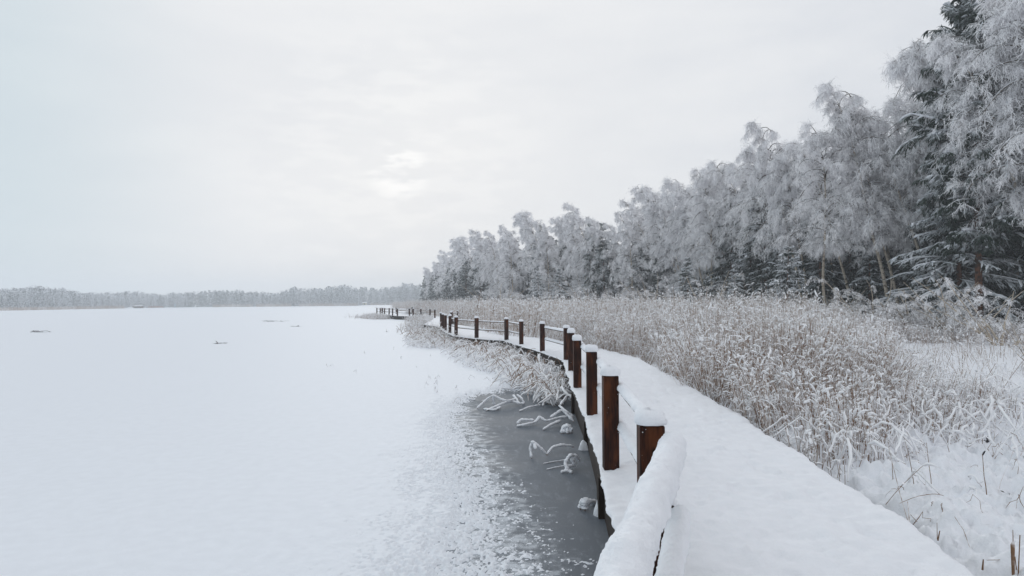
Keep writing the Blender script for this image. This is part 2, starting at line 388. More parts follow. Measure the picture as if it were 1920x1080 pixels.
# ------------------------------------------------------------------ railings
def lump_cap(w, d, h, seed, ov=.022):
    """rounded snow cushion, base at z=0"""
    n, k = 28, 9; th = np.linspace(0, 2*np.pi, n, endpoint=False); ph = np.linspace(-.35, np.pi/2, k)
    T, Ph = np.meshgrid(th, ph, indexing='ij')
    e = 3.0; r = (np.abs(np.cos(T))**e+np.abs(np.sin(T))**e)**(-1/e)
    nz = fbm(np.cos(T)*1.6+seed*3.1, np.sin(T)*1.6+Ph*1.2, seed, 4, .62)-.5
    cr = np.maximum(np.cos(Ph), 0)**.62
    x = (w/2+ov)*r*cr*np.cos(T)*(1+nz*.34); y = (d/2+ov)*r*cr*np.sin(T)*(1+nz*.34)
    z = h*np.where(Ph > 0, np.sin(Ph)**.8, 0.6*np.sin(Ph)*.6)+nz*.035*(Ph > -.2)+.012
    idx = np.arange(n*k).reshape(n, k); nx = np.roll(idx, -1, 0)
    q = np.stack([idx[:, :-1], nx[:, :-1], nx[:, 1:], idx[:, 1:]], -1)
    return np.stack([x, y, z], -1).reshape(-1, 3), q.reshape(-1, 4)
def post_mesh(w, z0, z1):
    b = .008; zs = [(z0, w/2), (z1-b, w/2), (z1, w/2-b)]
    v = []
    for z, h in zs:
        c = h-b
        v += [(h, -c, z), (h, c, z), (c, h, z), (-c, h, z), (-h, c, z), (-h, -c, z), (-c, -h, z), (c, -h, z)]
    q = []
    for k in range(2):
        for j in range(8): q.append((k*8+j, k*8+(j+1) % 8, k*8+8+(j+1) % 8, k*8+8+j))
    a = 16; q += [(a, a+1, a+2, a+3), (a, a+3, a+4, a+7), (a+4, a+5, a+6, a+7)]
    return MB().add(v, q, 0, False)
def loft_snow(a, b, wd, ht, seed, n, sag=.0, taper=True):
    """half round ridge of snow lying on a rail from a to b"""
    a = np.array(a, float); b = np.array(b, float); t = np.linspace(0, 1, n); L = np.linalg.norm(b-a)
    c = a+(b-a)*t[:, None]; T = norm(b-a); S = np.array([T[1], -T[0], 0]); S /= np.linalg.norm(S)
    an = np.linspace(-.45, np.pi+.45, 29 if n > 100 else 15)
    nz = fbm(t*L*3.0+seed*7.7, t*0+seed, seed, 4)-.5; n2 = fbm((t*L*9)[:, None]+seed, (an*1.5)[None, :]+0*t[:, None], seed+3, 3)-.5
    n3 = fbm((t*L*35)[:, None]+seed, (an*6)[None, :]+0*t[:, None], seed+9, 2)-.5
    en = np.clip(np.minimum(t, 1-t)*L/.05, 0, 1)**.5 if taper else 1+0*t
    W = wd/2*(1+nz*.3)*(.55+.45*en); Hh = ht*(1+nz*.6)*(.4+.6*en)
    n4 = fbm((t*L*90)[:, None]+seed, (an*14)[None, :]+0*t[:, None], seed+5, 2)-.5 if n > 100 else 0
    r = 1+n2*.24+n3*.13+n4*.07
    X = np.cos(an)[None]*W[:, None]*r; Zz = np.where(np.sin(an)[None] > 0, np.sin(an)[None]*Hh[:, None], np.sin(an)[None]*.014)*r
    P = c[:, None]+X[..., None]*S+np.stack([0*Zz, 0*Zz, Zz], -1)
    return P
wood_w = .155
def rail_piece(parent, a, b, z, seed, snow=1.0, wood=(.095, .05), near=False):
    a = np.array([a[0], a[1], z]); b = np.array([b[0], b[1], z]); T = norm(b-a); S = np.array([T[1], -T[0], 0])
    w_, h_ = wood; mb = MB()
    n = 8; t_ = np.linspace(0, 1, n)[:, None]; c = a+(b-a)*t_
    an = np.arange(10)*2*np.pi/10
    ring = c[:, None]+np.cos(an)[None, :, None]*S*w_/2+np.sin(an)[None, :, None]*np.array([0, 0, h_/2])
    idx = np.arange(n*10).reshape(n, 10); nx = np.roll(idx, -1, 1)
    mb.add(ring, np.stack([idx[:-1], nx[:-1], nx[1:], idx[1:]], -1).reshape(-1, 4))
    r = local(mb.build('rail', 'rail', parent), parent)
    if snow > 0:
        L = np.linalg.norm(b-a); n = int(max(6, min(L/.012, 260) if near else L/.06))
        P = loft_snow(a+[0, 0, h_/2-.012], b+[0, 0, h_/2-.012], .135*snow, .085*snow**1.5, seed, n)
        mb = MB().grid(P[..., 0], P[..., 1], P[..., 2]); s = mb.build('snow_ridge', 'snow', r)
        s.location = (0, 0, 0)
        s.matrix_parent_inverse = Matrix.Identity(4)
    return r
pi = 0
def railing(label, posts, inner=.115, group='wooden railings along the boardwalk', skip=(), snow=1.0, tops=None, base=None, zt=.95, w_=wood_w, ext=(0, 0)):
    global pi
    posts = np.array(posts, float)
    root = empty('railing', (posts[0][0], posts[0][1], DZ)); tag(root, label, 'railing', group)
    n = len(posts)
    for i, p in enumerate(posts):
        a = posts[max(0, i-1)]; b = posts[min(n-1, i+1)]; T = norm(b-a)
        z1 = DZ+zt+((i*37) % 5-2)*.006
        mb = post_mesh(w_, DZ-.03, z1)
        o = mb.build('post', 'wood', root); o.location = (p[0]-root.location[0], p[1]-root.location[1], -DZ)
        o.rotation_euler = (0, 0, (0 if p[1] < 12 else math.atan2(T[1], T[0])-math.pi/2)+((i*53) % 7-3)*.012)
        v, q = lump_cap(w_, w_, .092*(.85+.3*((i*31) % 5)/4)*(1 if p[1] < 60 else .7), 11+pi)
        c = MB().add(v, q).build('snow_cap', 'snow', o); c.location = (0, 0, z1)
        pi += 1
    for i in range(n-1):
        if i in skip: continue
        a, b = posts[i], posts[i+1]; T = norm(b-a); Nn = np.array([T[1], -T[0]])*inner
        for j, z in enumerate((DZ+.80, DZ+.40)):
            rail_piece(root, a+Nn-T*.03, b+Nn+T*.03, z, 3+i*2+j+int(a[1]), snow*(.80 if a[1] < 12 else .85 if a[1] < 25 else .6), near=a[1] < 15)
    return root
# near span that runs out of the picture under the camera
PO = [(.87, 4.33), (1.01, 7.08), (1.19, 10.28), (1.29, 13.6), (1.44, 16.7), (1.60, 20.2), (1.05, 23.9)]
r0 = empty('railing', (-.85, -1.0, DZ)); tag(r0, 'nearest railing span beside the camera, two rails under a thick round roll of snow', 'railing', 'wooden railings along the boardwalk')
mb = post_mesh(wood_w, -.25, DZ+.95); o = mb.build('post', 'wood', r0); o.location = (0, 0, -DZ)
v, q = lump_cap(wood_w, wood_w, .09, 5); c = MB().add(v, q).build('snow_cap', 'snow', o); c.location = (0, 0, DZ+.95)
def near_rail(a, b, z, wd, ht, seed):
    r = rail_piece(r0, a, b, z, seed, 0)
    a = np.array(a); b = np.array(b); b = b-norm(b-a)*.05
    P = loft_snow((a[0], a[1], z+.012), (b[0], b[1], z+.012), wd, ht, seed, 640)
    MB().grid(P[..., 0], P[..., 1], P[..., 2]).build('snow_ridge', 'snow', r)
near_rail((-.64, -.9), (.985, 4.20), DZ+.80, .165, .10, 21)
near_rail((-.50, -.9), (1.035, 4.24), DZ+.40, .135, .075, 25)
railing('first long railing beside the dark ice, seven tall red-brown posts with snow caps', PO)
railing('railing past the gap, posts rising behind the bent snowy reeds', [(.36, 27.3), (-.26, 30.7), (-1.7, 32.6), (-2.9, 35.3), (-3.49, 38.3), (-4.04, 41.4), (-4.4, 43.6), (-5.0, 48)])
railing('short railing on the landward side of the boardwalk, where the path bends at the reeds', [(-4.75, 53), (-4.95, 56), (-4.75, 59.5)], inner=-.115)
railing('distant railing of the viewing jetty, a row of small posts above the snowy lake', [(-8.6, 76), (-9.5, 79), (-11.1, 83), (-12.6, 87), (-13.15, 87.4), (-14.95, 89), (-16.1, 92), (-17.1, 95), (-18.3, 98), (-18.9, 99.6), (-19.5, 101), (-20.4, 103)])
railing('back railing of the viewing jetty, half hidden behind the front posts', [(-20.0, 105), (-18.4, 108.5), (-16.4, 112), (-14.4, 114.5), (-12.0, 115)], inner=-.115)

# ------------------------------------------------------------------ plants: reeds
def plumes_reeds(mb, x, y, z, h, rng, thick=1.0, lean=.12, leaves=2, bend=.5, K=5, snowy=1.0, brown=0.5):
    """upright dead reeds: stem, drooping snowy leaves, snowy plume.  materials: 0 stem 1 dark stem 2 snow"""
    N = len(x); base = np.stack([x, y, z], -1)
    az = rng.uniform(0, 2*np.pi, N); ln = np.abs(rng.normal(size=N))*lean
    fl = np.clip((fbm(x*.55+3, y*.4, 201, 3)-.5)*3.0, 0, 1)*.9; fa = fbm(x*.2, y*.2, 203, 2)*12
    d = np.stack([np.cos(az)*ln+np.cos(fa)*fl, np.sin(az)*ln+np.sin(fa)*fl, np.ones(N)], -1)
    h = h*np.where(rng.uniform(size=N) < .08, 1.3, 1.0)*(.82+.4*fbm(x*1.4, y*1.4, 205, 2))
    P = grow(base, d, h, K, 0.0, rng, .05)
    r = np.linspace(1, .55, K)[None]*(.0042*thick*rng.uniform(.7, 1.4, N))[:, None]
    dk = rng.uniform(size=N) < brown
    for k_, m_ in ((dk, 1), (~dk, 0)):
        if k_.any(): mb.tubes(P[k_], r[k_], 3, m_, rng=rng)
    # leaves
    for j in range(leaves):
        s = rng.uniform(.25, .95, N); b, tn = along(P, np.arange(N), s)
        a2 = rng.uniform(0, 2*np.pi, N); el = rng.uniform(.2, 1.0, N)
        dd = np.stack([np.cos(a2), np.sin(a2), el], -1)
        L = rng.uniform(.18, .42, N)*np.clip(h/1.5, .5, 1.2)
        Q = grow(b, dd, L*rng.uniform(.5, 1.1, N), 4, rng.uniform(.3, 2.6, N), rng, .22)
        rr = np.array([.5, 1, .9, .3])[None]*(.0055*thick*rng.uniform(.4, 1.9, N)*snowy)[:, None]
        mb.tubes(Q, rr, 3, 2, rng=rng)
    # clumps of snow caught on the stems
    for j in range(1 if thick > 2 else 2):
        k_ = rng.uniform(size=N) < .55
        b, tn = along(P[k_], np.arange(k_.sum()), rng.uniform(.35, 1.0, k_.sum()))
        dd = rng.normal(size=(k_.sum(), 3))*[1, 1, .6]; L = rng.uniform(.02, .07, k_.sum())*thick**.5
        Q = grow(b, dd, L, 3, .3, rng, .3)
        mb.tubes(Q, np.array([.5, 1, .4])[None]*(.013*thick**.7*rng.uniform(.5, 1.6, k_.sum())*snowy)[:, None], 4, 2, rng=rng)
    # plume
    k_ = rng.uniform(size=N) < .50
    if k_.any():
        b = P[k_, -1]; a2 = rng.uniform(0, 2*np.pi, k_.sum())
        dd = norm(P[k_, -1]-P[k_, -2])+np.stack([np.cos(a2), np.sin(a2), 0*a2], -1)*.35
        Q = grow(b, dd, rng.uniform(.05, .17, k_.sum()), 5, rng.uniform(.0, 2.6, k_.sum())**1.3*bend, rng, .30)
        rr = rng.uniform(.55, 1.35, (k_.sum(), 5))*np.array([.5, 1, 1.1, .8, .25])[None]*(.0115*thick**.7*rng.uniform(.5, 1.5, k_.sum())*snowy)[:, None]
        mb.tubes(Q, rr, 4, 2, rng=rng)
def bent(mb, x, y, z, h, rng, thick=1.0, az0=None, snow=2, stem=1, reach=1.0):
    """broken reeds: rise, fold over and come back down, with a roll of snow on each"""
    N = len(x); az = rng.uniform(0, 2*np.pi, N) if az0 is None else az0+rng.normal(size=N)*1.25
    K = 9; t_ = np.linspace(0, 1, K)[None]
    fold = rng.uniform(.25, .6, N)[:, None]; up = h[:, None]*np.where(t_ < fold, t_/fold, 1-(t_-fold)/(1-fold)*rng.uniform(.55, 1.0, N)[:, None])
    up = up**.85*1.0
    rad = t_*reach*h[:, None]*rng.uniform(.9, 2.2, N)[:, None]
    cv = rng.normal(size=N)[:, None]*.5*t_
    P = np.stack([x[:, None]+np.cos(az[:, None]+cv)*rad, y[:, None]+np.sin(az[:, None]+cv)*rad, z[:, None]+up], -1)
    P += rng.normal(size=P.shape)*.012; P[..., 2] = np.maximum(P[..., 2], z[:, None]+.01)
    mb.tubes(P, np.full((N, K), .005)*thick, 3, stem, rng=rng)
    Q = P.copy(); Q[..., 2] += .008*thick
    rr = (.010+.013*rng.uniform(size=(N, K)))*thick*rng.uniform(.5, 1.3, N)[:, None]; rr[:, 0] *= .3; rr[:, -1] *= .35
    mb.tubes(Q, rr, 5, snow, ref=np.array([.01, .02, 1.]), rng=rng)

RM = ['stem', 'stem_dark', 'reed_snow']
g_ = rs(101)
def scatter(n, x0_, x1_, y0_, y1_, rng): return rng.uniform(x0_, x1_, n), rng.uniform(y0_, y1_, n)
# --- big reed bed between boardwalk and wood
mb = MB()
x, y = scatter(17000, 2.8, 18, 6.4, 15, g_); px = 960+F*x/y
front = np.interp(x, [3, 3.6, 4.7, 5.9, 7.8, 10], [7.3, 8.1, 8.5, 9.4, 10.6, 12.5])
ok = (x > right_edge(y)+.06) & (y > front+(fbm(x*1.2, y*1.2, 71, 2)-.5)*1.6) & (px < 1890+(fbm(x*.8, y*.8, 73, 2)-.5)*160) & (fbm(x*1.7, y*1.7, 75, 2) > .40) & ((px < 1690+(fbm(x*1.3, y*1.3, 72, 2)-.5)*130) | (y < 12.2))
x, y = x[ok], y[ok]; px = px[ok]; h = np.interp(px, [1480, 1780], [1, .66])*np.interp(y-front[ok], [0, 1.0, 3.5, 7], [.55, .95, 1.20, 1.45])*(.75+.5*fbm(x*.7, y*.7, 77, 2))*g_.uniform(.65, 1.15, len(x))
plumes_reeds(mb, x, y, ground_z(x, y)-.05, h, g_, .95, .12, 2, .6, 5, 1.2, .62)
n = 230; x = g_.uniform(3.3, 9.5, n); y = np.interp(x, [3, 3.6, 4.7, 5.9, 7.8, 10], [7.3, 8.1, 8.5, 9.4, 10.6, 12.5])+g_.uniform(-.5, 2.2, n)
ok = (x > right_edge(y)+.15); x, y = x[ok], y[ok]
bent(mb, x, y, ground_z(x, y), g_.uniform(.08, .42, len(x)), g_, .85)
tag(mb.build('reeds', RM), 'nearest thick stand of brown reeds and snowy seed heads beside the trodden boardwalk', 'reeds', kind='stuff')
mb = MB()
x, y = scatter(30000, 1, 26, 15, 33, g_); px = 960+F*x/y
ok = (x > right_edge(y)+.1) & ((px < 1610+(fbm(x*.5, y*.5, 79, 2)-.5)*260) | (y > 28.5+(fbm(x*.3, y*.3, 81, 2)-.5)*5)) & (px < 1960)
x, y = x[ok], y[ok]; px = px[ok]
h = np.interp(y, [15, 24, 33], [1.35, 1.6, 1.85])*(.78+.4*fbm(x*.4, y*.4, 83, 2))*g_.uniform(.7, 1.1, len(x))*np.interp(px, [1080, 1400, 1500, 1750], [.82, 1, 1, .42])
plumes_reeds(mb, x, y, ground_z(x, y)-.05, h, g_, 1.25, .13, 2, .6, 4, 1.3, .28)
tag(mb.build('reeds', RM), 'middle part of the wide pale reed bed, standing man-high right of the boardwalk', 'reeds', kind='stuff')
mb = MB()
y = 33+(92-33)*g_.uniform(size=36000)**1.15; x = g_.uniform(-16, 30, 36000)
ee = np.interp(y, [33, 37, 42, 50, 77, 95], [24, 21, 19, 17.5, 15, 7])
ok = (x > right_edge(y)+.4) & (x < ee+1.5)
x, y = x[ok], y[ok]; px = 960+F*x/y
h = .92*(.8+.35*fbm(x*.25, y*.25, 87, 2))*g_.uniform(1.45, 2.1, len(x))*np.interp(px, [1500, 1750], [1, .45])
plumes_reeds(mb, x, y, ground_z(x, y)-.05, h, g_, 2.4, .14, 1, .6, 4, 1.5, .2)
y = g_.uniform(88, 260, 9000); x = land_left(y)+g_.uniform(.2, 1, 9000)*np.interp(y, [88, 110, 140, 260], [26, 16, 11, 16])
plumes_reeds(mb, x, y, ground_z(x, y)-.05, g_.uniform(1.3, 2.2, 9000), g_, 4.5, .14, 1, .6, 3, 1.5, .15)
tag(mb.build('reeds', RM), 'far part of the pale reed bed, reaching back to the foot of the wood', 'reeds', kind='stuff')
# dark low undergrowth at the foot of the wood, right
mb = MB()
y = g_.uniform(27, 48, 9000); x = g_.uniform(12, 34, 9000)
ok = (x > np.interp(y, [27, 37, 48], [17.5, 17, 15])) & (y > 28.5+fbm(x*.4, y*.2, 99, 2)*5); x, y = x[ok], y[ok]
plumes_reeds(mb, x, y, ground_z(x, y)-.05, g_.uniform(.35, 1.0, len(x)), g_, 1.8, .35, 2, .8, 4, .8, .75)
tag(mb.build('undergrowth', RM), 'low brown frosted undergrowth along the edge of the wood', 'undergrowth', kind='stuff')
# sparse stalks and bent tufts in the snowy clearing
mb = MB()
x, y = scatter(900, 3.0, 16, 4.5, 27, g_)
ok = (x > right_edge(y)+.12) & (fbm(x*1.1, y*1.1, 91, 2) > .52); x, y = x[ok], y[ok]
plumes_reeds(mb, x, y, ground_z(x, y)-.02, g_.uniform(.15, .6, len(x)), g_, .9, .45, 2, .8, 5, .9, .8)
x, y = scatter(2600, 5, 26, 12.5, 30, g_); px = 960+F*x/y; ok = (px > 1560) & (px < 1960) & (fbm(x*.8, y*.5, 95, 2)+(y-20)*.008 > .47); x, y = x[ok], y[ok]
plumes_reeds(mb, x, y, ground_z(x, y)-.02, g_.uniform(.2, .85, len(x)), g_, 1.1, .35, 2, .8, 5, 1.1, .6)
x, y = scatter(1000, 3.2, 15, 5.5, 20, g_); ok = (x > right_edge(y)+.3) & (fbm(x*.9, y*.9, 93, 2) > .47) & (y > 6.2+.1*x); x, y = x[ok], y[ok]
bent(mb, x, y, ground_z(x, y)+.0, g_.uniform(.06, .30, len(x)), g_, .8)
x, y = scatter(500, 3.2, 12, 4.6, 13, g_); ok = (x > right_edge(y)+.25) & (fbm(x*1.5, y*1.5, 97, 2) > .55); x, y = x[ok], y[ok]
bent(mb, x, y, ground_z(x, y)-.02, g_.uniform(.05, .20, len(x)), g_, .16, None, 1, 1)
tag(mb.build('grass', RM), 'sparse bent grass tufts weighed down by snow in the open clearing', 'grass', kind='stuff')
# bent snowy reeds on the lake side
mb = MB()
def shore_x(y): return np.interp(y, LE[:, 1], LE[:, 0])
y = 14.3+(50-14.3)*g_.uniform(size=900)**1.15
wdt = np.interp(y, [13.8, 15.5, 17.5, 20, 24, 30, 36, 42, 50], [.25, .45, 1.2, 1.9, 2.5, 2.5, 2.2, 2.0, 1.2])
off = g_.uniform(0, 1, 900)**1.05; x = shore_x(y)-.12-off*wdt
bent(mb, x, y, np.full(len(x), .02), (g_.uniform(.06, .42, len(x))*(1.1-.6*off)), g_, 1.35, math.pi*1.05, reach=1.5)
n_t = 260; y = 14.8+(40-14.8)*g_.uniform(size=n_t)**1.1; x = shore_x(y)-.1-g_.uniform(0, 1, n_t)*np.interp(y, [14.8, 17.5, 24, 40], [.35, 1.2, 2.2, 2.0])
bent(mb, x, y, np.full(n_t, .02), g_.uniform(.06, .45, n_t), g_, .55)
n_t = 380; y = 14.8+(48-14.8)*g_.uniform(size=n_t); x = shore_x(y)-.1-g_.uniform(0, 1, n_t)*np.interp(y, [14.8, 17.5, 24, 48], [.35, 1.2, 2.2, 1.6])
bent(mb, x, y, np.full(n_t, .02), g_.uniform(.1, .5, n_t), g_, .5, None, 1, 1)
y = 15.5+(50-15.5)*g_.uniform(size=850)**.85; off = g_.uniform(0, 1, 850)**2
x = shore_x(y)-.08-off*np.interp(y, [15, 18, 24, 40, 50], [.3, .6, 1.1, 1.6, 1.4])
plumes_reeds(mb, x, y, np.zeros(len(x)), g_.uniform(.2, .6, len(x))*(1-.5*off)*np.interp(y, [15, 26, 33, 36, 50], [.75, .8, 1.1, 1.5, 1.5]), g_, 1.2, .4, 2, .8, 5, 1.2, .3)
tag(mb.build('reeds', RM), 'tangled mass of broken snow-laden reeds on the lake side of the boardwalk', 'reeds', kind='stuff')
mb = MB()
for (cx, cy, sx, sy, n) in ((-17.6, 92, 1.6, 2.0, 420), (-19.2, 96, 2.0, 3.0, 420), (-11.2, 80.5, 1.1, 3.0, 500), (-9.4, 76, 1.0, 2.2, 420), (-7.9, 62, 1.0, 9, 1300), (-21, 100, 2.4, 2.2, 300)):
    x = cx+g_.normal(size=n)*sx*.5; y = cy+g_.normal(size=n)*sy*.5; x = np.minimum(x, shore_x(np.minimum(y, 103))-.2)
    plumes_reeds(mb, x, y, np.zeros(n), g_.uniform(.2, .75, n), g_, 3.2, .5, 2, .8, 4, 1.2, .25)
tag(mb.build('reeds', RM), 'low frosted reed clumps round the foot of the distant jetty', 'reeds', kind='stuff')
# thin lone stalks reaching over the snow left of the reeds
mb = MB(); n = 24
x = np.concatenate([g_.uniform(-7, -2.2, 12), g_.uniform(-2.4, -.6, 12)]); y = np.concatenate([g_.uniform(19, 33, 12), g_.uniform(14.5, 20, 12)])
bent(mb, x, y, np.full(len(x), SN), g_.uniform(.03, .12, len(x)), g_, .6, math.pi)
tag(mb.build('stalks', RM), 'few thin stalks frozen flat in the lake snow beyond the reeds', 'stalks', kind='stuff')

# individually seen bent reeds on the dark ice: lines given as (photo x, photo y, height)
def ice_reed(label, lines, r=.02, cat='bent reed', stems=()):
    b0 = gp(*lines[0][0]); root = empty('bent_reed', (b0[0], b0[1], 0)); tag(root, label, cat, 'bent reeds frozen in the dark ice')
    for li, ln in enumerate(lines):
        pts = np.array([gp(a, b, c) for a, b, c in ln]); t0 = np.linspace(0, 1, len(pts)); t1 = np.linspace(0, 1, 5*len(pts))
        P = np.stack([np.interp(t1, t0, pts[:, k]) for k in range(3)], -1)
        kk = np.array([.25, .5, .25]); 
        for _ in range(2):
            P[1:-1] = P[:-2]*.25+P[1:-1]*.5+P[2:]*.25
        n = len(P); mS, mW = MB(), MB(); mS.tubes(P[None], np.full((1, n), .0055), 4, 0, rng=g_)
        nz = fbm(np.arange(n)*.9+li*13, np.arange(n)*0+li, 5+li, 3)
        rr = r*(.5+1.0*nz); rr[0] *= .3; rr[-1] *= .35
        Q = P.copy(); Q[:, 2] += r*.55
        # denser lumpy snow
        t2 = np.linspace(0, 1, n*3); tt = np.linspace(0, 1, n); Q = np.stack([np.interp(t2, tt, Q[:, k]) for k in range(3)], -1)
        rr = np.interp(t2, tt, rr)*(1+(fbm(t2*n*2.2, t2*0+li, 31+li, 2)-.5)*.5)
        mW.tubes(Q[None], rr[None], 9, 0, ref=np.array([.01, .02, 1.]), flat=.85)
        o = local(mS.build('stem', 'stem_dark', root), root); mW.build('snow', 'snow', o)
ice_reed('bent reed heap with a raised tent-shaped stem, farthest out on the grey ice', [
    [(893, 766, .0), (910, 750, .14), (924, 741, .25), (936, 748, .17), (950, 752, .13), (966, 748, .12)],
    [(924, 741, .25), (925, 760, .02)], [(910, 770, .0), (935, 759, .07), (957, 752, .09), (975, 757, .05), (981, 757, .02)],
    [(961, 741, .15), (968, 750, .10), (972, 758, .03)], [(968, 740, .17), (976, 746, .12), (982, 757, .0)], [(905, 767, 0), (926, 769, .02), (938, 763, .03)]], .026)
ice_reed('long low arched reed beside the snow edge, just above the tent-shaped reed', [
    [(935, 738, .0), (938, 728, .08), (960, 730, .03), (985, 722, .09), (1000, 722, .04)], [(985, 722, .09), (1008, 733, .0)], [(938, 728, .08), (942, 720, .14)]], .022)
ice_reed('single short arched stem lying on the grey ice', [[(972, 771, .0), (990, 763, .05), (1013, 759, .03)]], .020)
ice_reed('bent reed with zigzag snowy stems reaching out from the railing', [
    [(967, 799, .0), (980, 797, .03), (1004, 791, .05), (1010, 781, .13), (1022, 790, .06), (1046, 783, .10), (1075, 781, .09)],
    [(968, 795, .0), (975, 787, .07), (1000, 788, .05)], [(1016, 806, 0), (1030, 797, .06), (1050, 789, .09)], [(1030, 783, .10), (1052, 768, .22), (1074, 790, .04)],
    [(1046, 760, .22), (1060, 772, .16), (1072, 780, .08)], [(1049, 760, .22), (1062, 742, .32), (1070, 752, .2)]], .026)
ice_reed('snowy tufted ball of reed leaves beside the boardwalk foot', [
    [(1051, 812, 0), (1054, 800, .08), (1062, 796, .12), (1071, 811, 0)], [(1062, 796, .12), (1062, 813, .0)], [(1058, 797, .11), (1055, 812, 0)], [(1066, 797, .11), (1068, 812, 0)], [(1053, 804, .06), (1062, 799, .11), (1072, 806, .05)]], .028)
ice_reed('sharply folded reed with a second arch beside it, in the middle of the grey ice', [
    [(995, 858, .0), (992, 840, .12), (996, 827, .22), (1010, 838, .14), (1024, 852, .03)], [(1003, 842, .13), (999, 829, .2)],
    [(1024, 851, .02), (1034, 838, .09), (1052, 834, .10), (1074, 837, .05)]], .022)
ice_reed('curled snowy reed loop with thin straws on the grey ice', [
    [(1049, 885, .0), (1060, 882, .02), (1071, 886, .0)], [(1063, 882, .02), (1057, 868, .10), (1066, 854, .19), (1075, 854, .17), (1085, 863, .08)],
    [(1057, 876, .05), (1068, 885, .0)], [(1070, 860, .14), (1076, 871, .05)], [(1062, 874, .05), (1078, 873, .03)]], .025)
ice_reed('thin straw lying almost flat on the grey ice', [[(1016, 868, .0), (1036, 864, .01), (1058, 861, .03)], [(1022, 879, 0), (1038, 875, .015), (1055, 872, .02)]], .008)
ice_reed('small snowy stump of reed nearest the camera on the dark ice', [[(1085, 953, .0), (1088, 940, .08), (1095, 937, .1), (1102, 945, .05)], [(1092, 938, .1), (1094, 955, 0)], [(1100, 940, .06), (1112, 942, .01)]], .032)
ice_reed('small sprig standing at the snow edge left of the grey ice', [[(872, 750, .0), (875, 741, .07), (878, 748, .02), (890, 750, 0)], [(874, 740, .08), (872, 738, .1)]], .018)
def snow_heap(label, px, py, w_, h_, seed):
    p = gp(px, py); v, q = lump_cap(w_, w_*.8, h_, seed, .0); v = v*np.array([1, 1, 1.0]); v[:, :2] *= 1-.45*np.clip(v[:, 2:3]/h_, 0, 1); v[:, 0] += (fbm(v[:, 2]*14, v[:, 1]*9, seed, 3)-.5)*.06; v[:, 1] += (fbm(v[:, 2]*12+5, v[:, 0]*9, seed, 3)-.5)*.06
    o = MB().add(v, q).build('snow_heap', 'snow'); o.location = (p[0], p[1], -.01); tag(o, label, 'snow heap', 'snow heaps at the feet of the railing posts')
snow_heap('small pointed snow heap on the ice at the foot of the nearest tall post', 1122, 964, .13, .17, 3)
snow_heap('small rounded snow heap on the ice at the foot of the next post back', 1093, 842, .17, .14, 4)

# brown cattail stubs nearest the camera, right
def stub(label, lines, group='brown stalks poking from the snow beside the boardwalk'):
    b = gp(*lines[0][0][:2], .3); root = empty('dry_stalk', (b[0], b[1], .25)); tag(root, label, 'dry stalk', group)
    for ln in lines:
        pts = np.array([gp(a, c, z) for a, c, z, _ in ln]); rr = np.array([x_[3] for x_ in ln])
        t0 = np.linspace(0, 1, len(pts)); t1 = np.linspace(0, 1, 9); P = np.stack([np.interp(t1, t0, pts[:, k]) for k in range(3)], -1)
        local(MB().tubes(P[None], np.interp(t1, t0, rr)[None], 6, 0, rng=g_).build('stalk', 'stem_dark', root), root)
stub('pair of dark brown cattail stalks in the bottom right corner', [
    [(1889, 1085, .25, .008), (1889, 1018, .5, .013), (1890, 1012, .52, .006)], [(1890, 1012, .52, .003), (1890, 990, .6, .002)], [(1898, 1080, .27, .004), (1903, 1000, .6, .003)], [(1896, 1072, .28, .004), (1893, 1040, .42, .003)]])
stub('tall thin leaning straw rising from the snow at the deck edge', [[(1696, 978, .3, .004), (1680, 920, .45, .003), (1662, 840, .75, .0025)]])
stub('short pair of broken straws right beside the tall leaning straw', [[(1698, 978, .3, .005), (1695, 938, .42, .003)], [(1712, 975, .3, .004), (1700, 962, .34, .003)]])
stub('small forked brown stub just below the leaning straw', [[(1750, 1010, .28, .006), (1754, 992, .36, .004)], [(1749, 1008, .28, .003), (1749, 977, .41, .002)]])
stub('short stub with a fallen straw near the lower deck edge', [[(1832, 1064, .28, .007), (1834, 1045, .36, .004)], [(1840, 1046, .33, .003), (1872, 1045, .34, .003)]])
stub('thin curved straw lying across the snow hummocks', [[(1680, 941, .33, .003), (1712, 928, .39, .003), (1745, 923, .40, .003), (1768, 928, .36, .002)]])
stub('thin straw leaning left over the snow, right of the forked stub', [[(1809, 1022, .3, .003), (1798, 990, .38, .003), (1782, 966, .42, .002)]])

# small dark sticks frozen in on the open lake
def lake_stick(label, px, py, w_, h_, seed):
    p = gp(px, py, SN); n = 9; rg = rs(seed); root = empty('frozen_branch', p); tag(root, label, 'branch', 'dark branches frozen in the open lake')
    x = rg.normal(size=n)*w_*.25; b = np.stack([x, rg.normal(size=n)*.3, np.zeros(n)], -1)
    d = np.stack([rg.normal(size=n)*1.5, rg.normal(size=n)*.3, np.full(n, .15)], -1)
    P = grow(b, d, rg.uniform(.3, .6, n)*w_, 6, .1, rg, .15); P[..., 2] = np.clip(P[..., 2], .0, h_)
    for k_ in range(n): MB().tubes(P[k_:k_+1], np.full((1, 6), .018)*np.linspace(1, .4, 6), 4, 0, rng=rg).build('twig', 'dark_wood', root)
    X, Y = np.meshgrid(np.linspace(-1, 1, 33), np.linspace(-1, 1, 9), indexing='ij'); Yw = Y*(1-np.abs(X))**1.3*(.5+fbm(X*4+seed, Y*0, seed, 2))
    MB().grid(X*w_*.62, Yw*.32*min(1, w_), .004+0*X).build('open_ice', 'slush', root)
lake_stick('dark flat branch frozen in the lake, farthest from the camera', 512, 602.5, 2.2, .08, 1)
lake_stick('thin dark branch frozen in the lake at the left', 80, 622.5, 1.6, .12, 2)
lake_stick('small dark branch tuft frozen in the lake snow, nearest of them', 413, 643.5, .55, .10, 3)
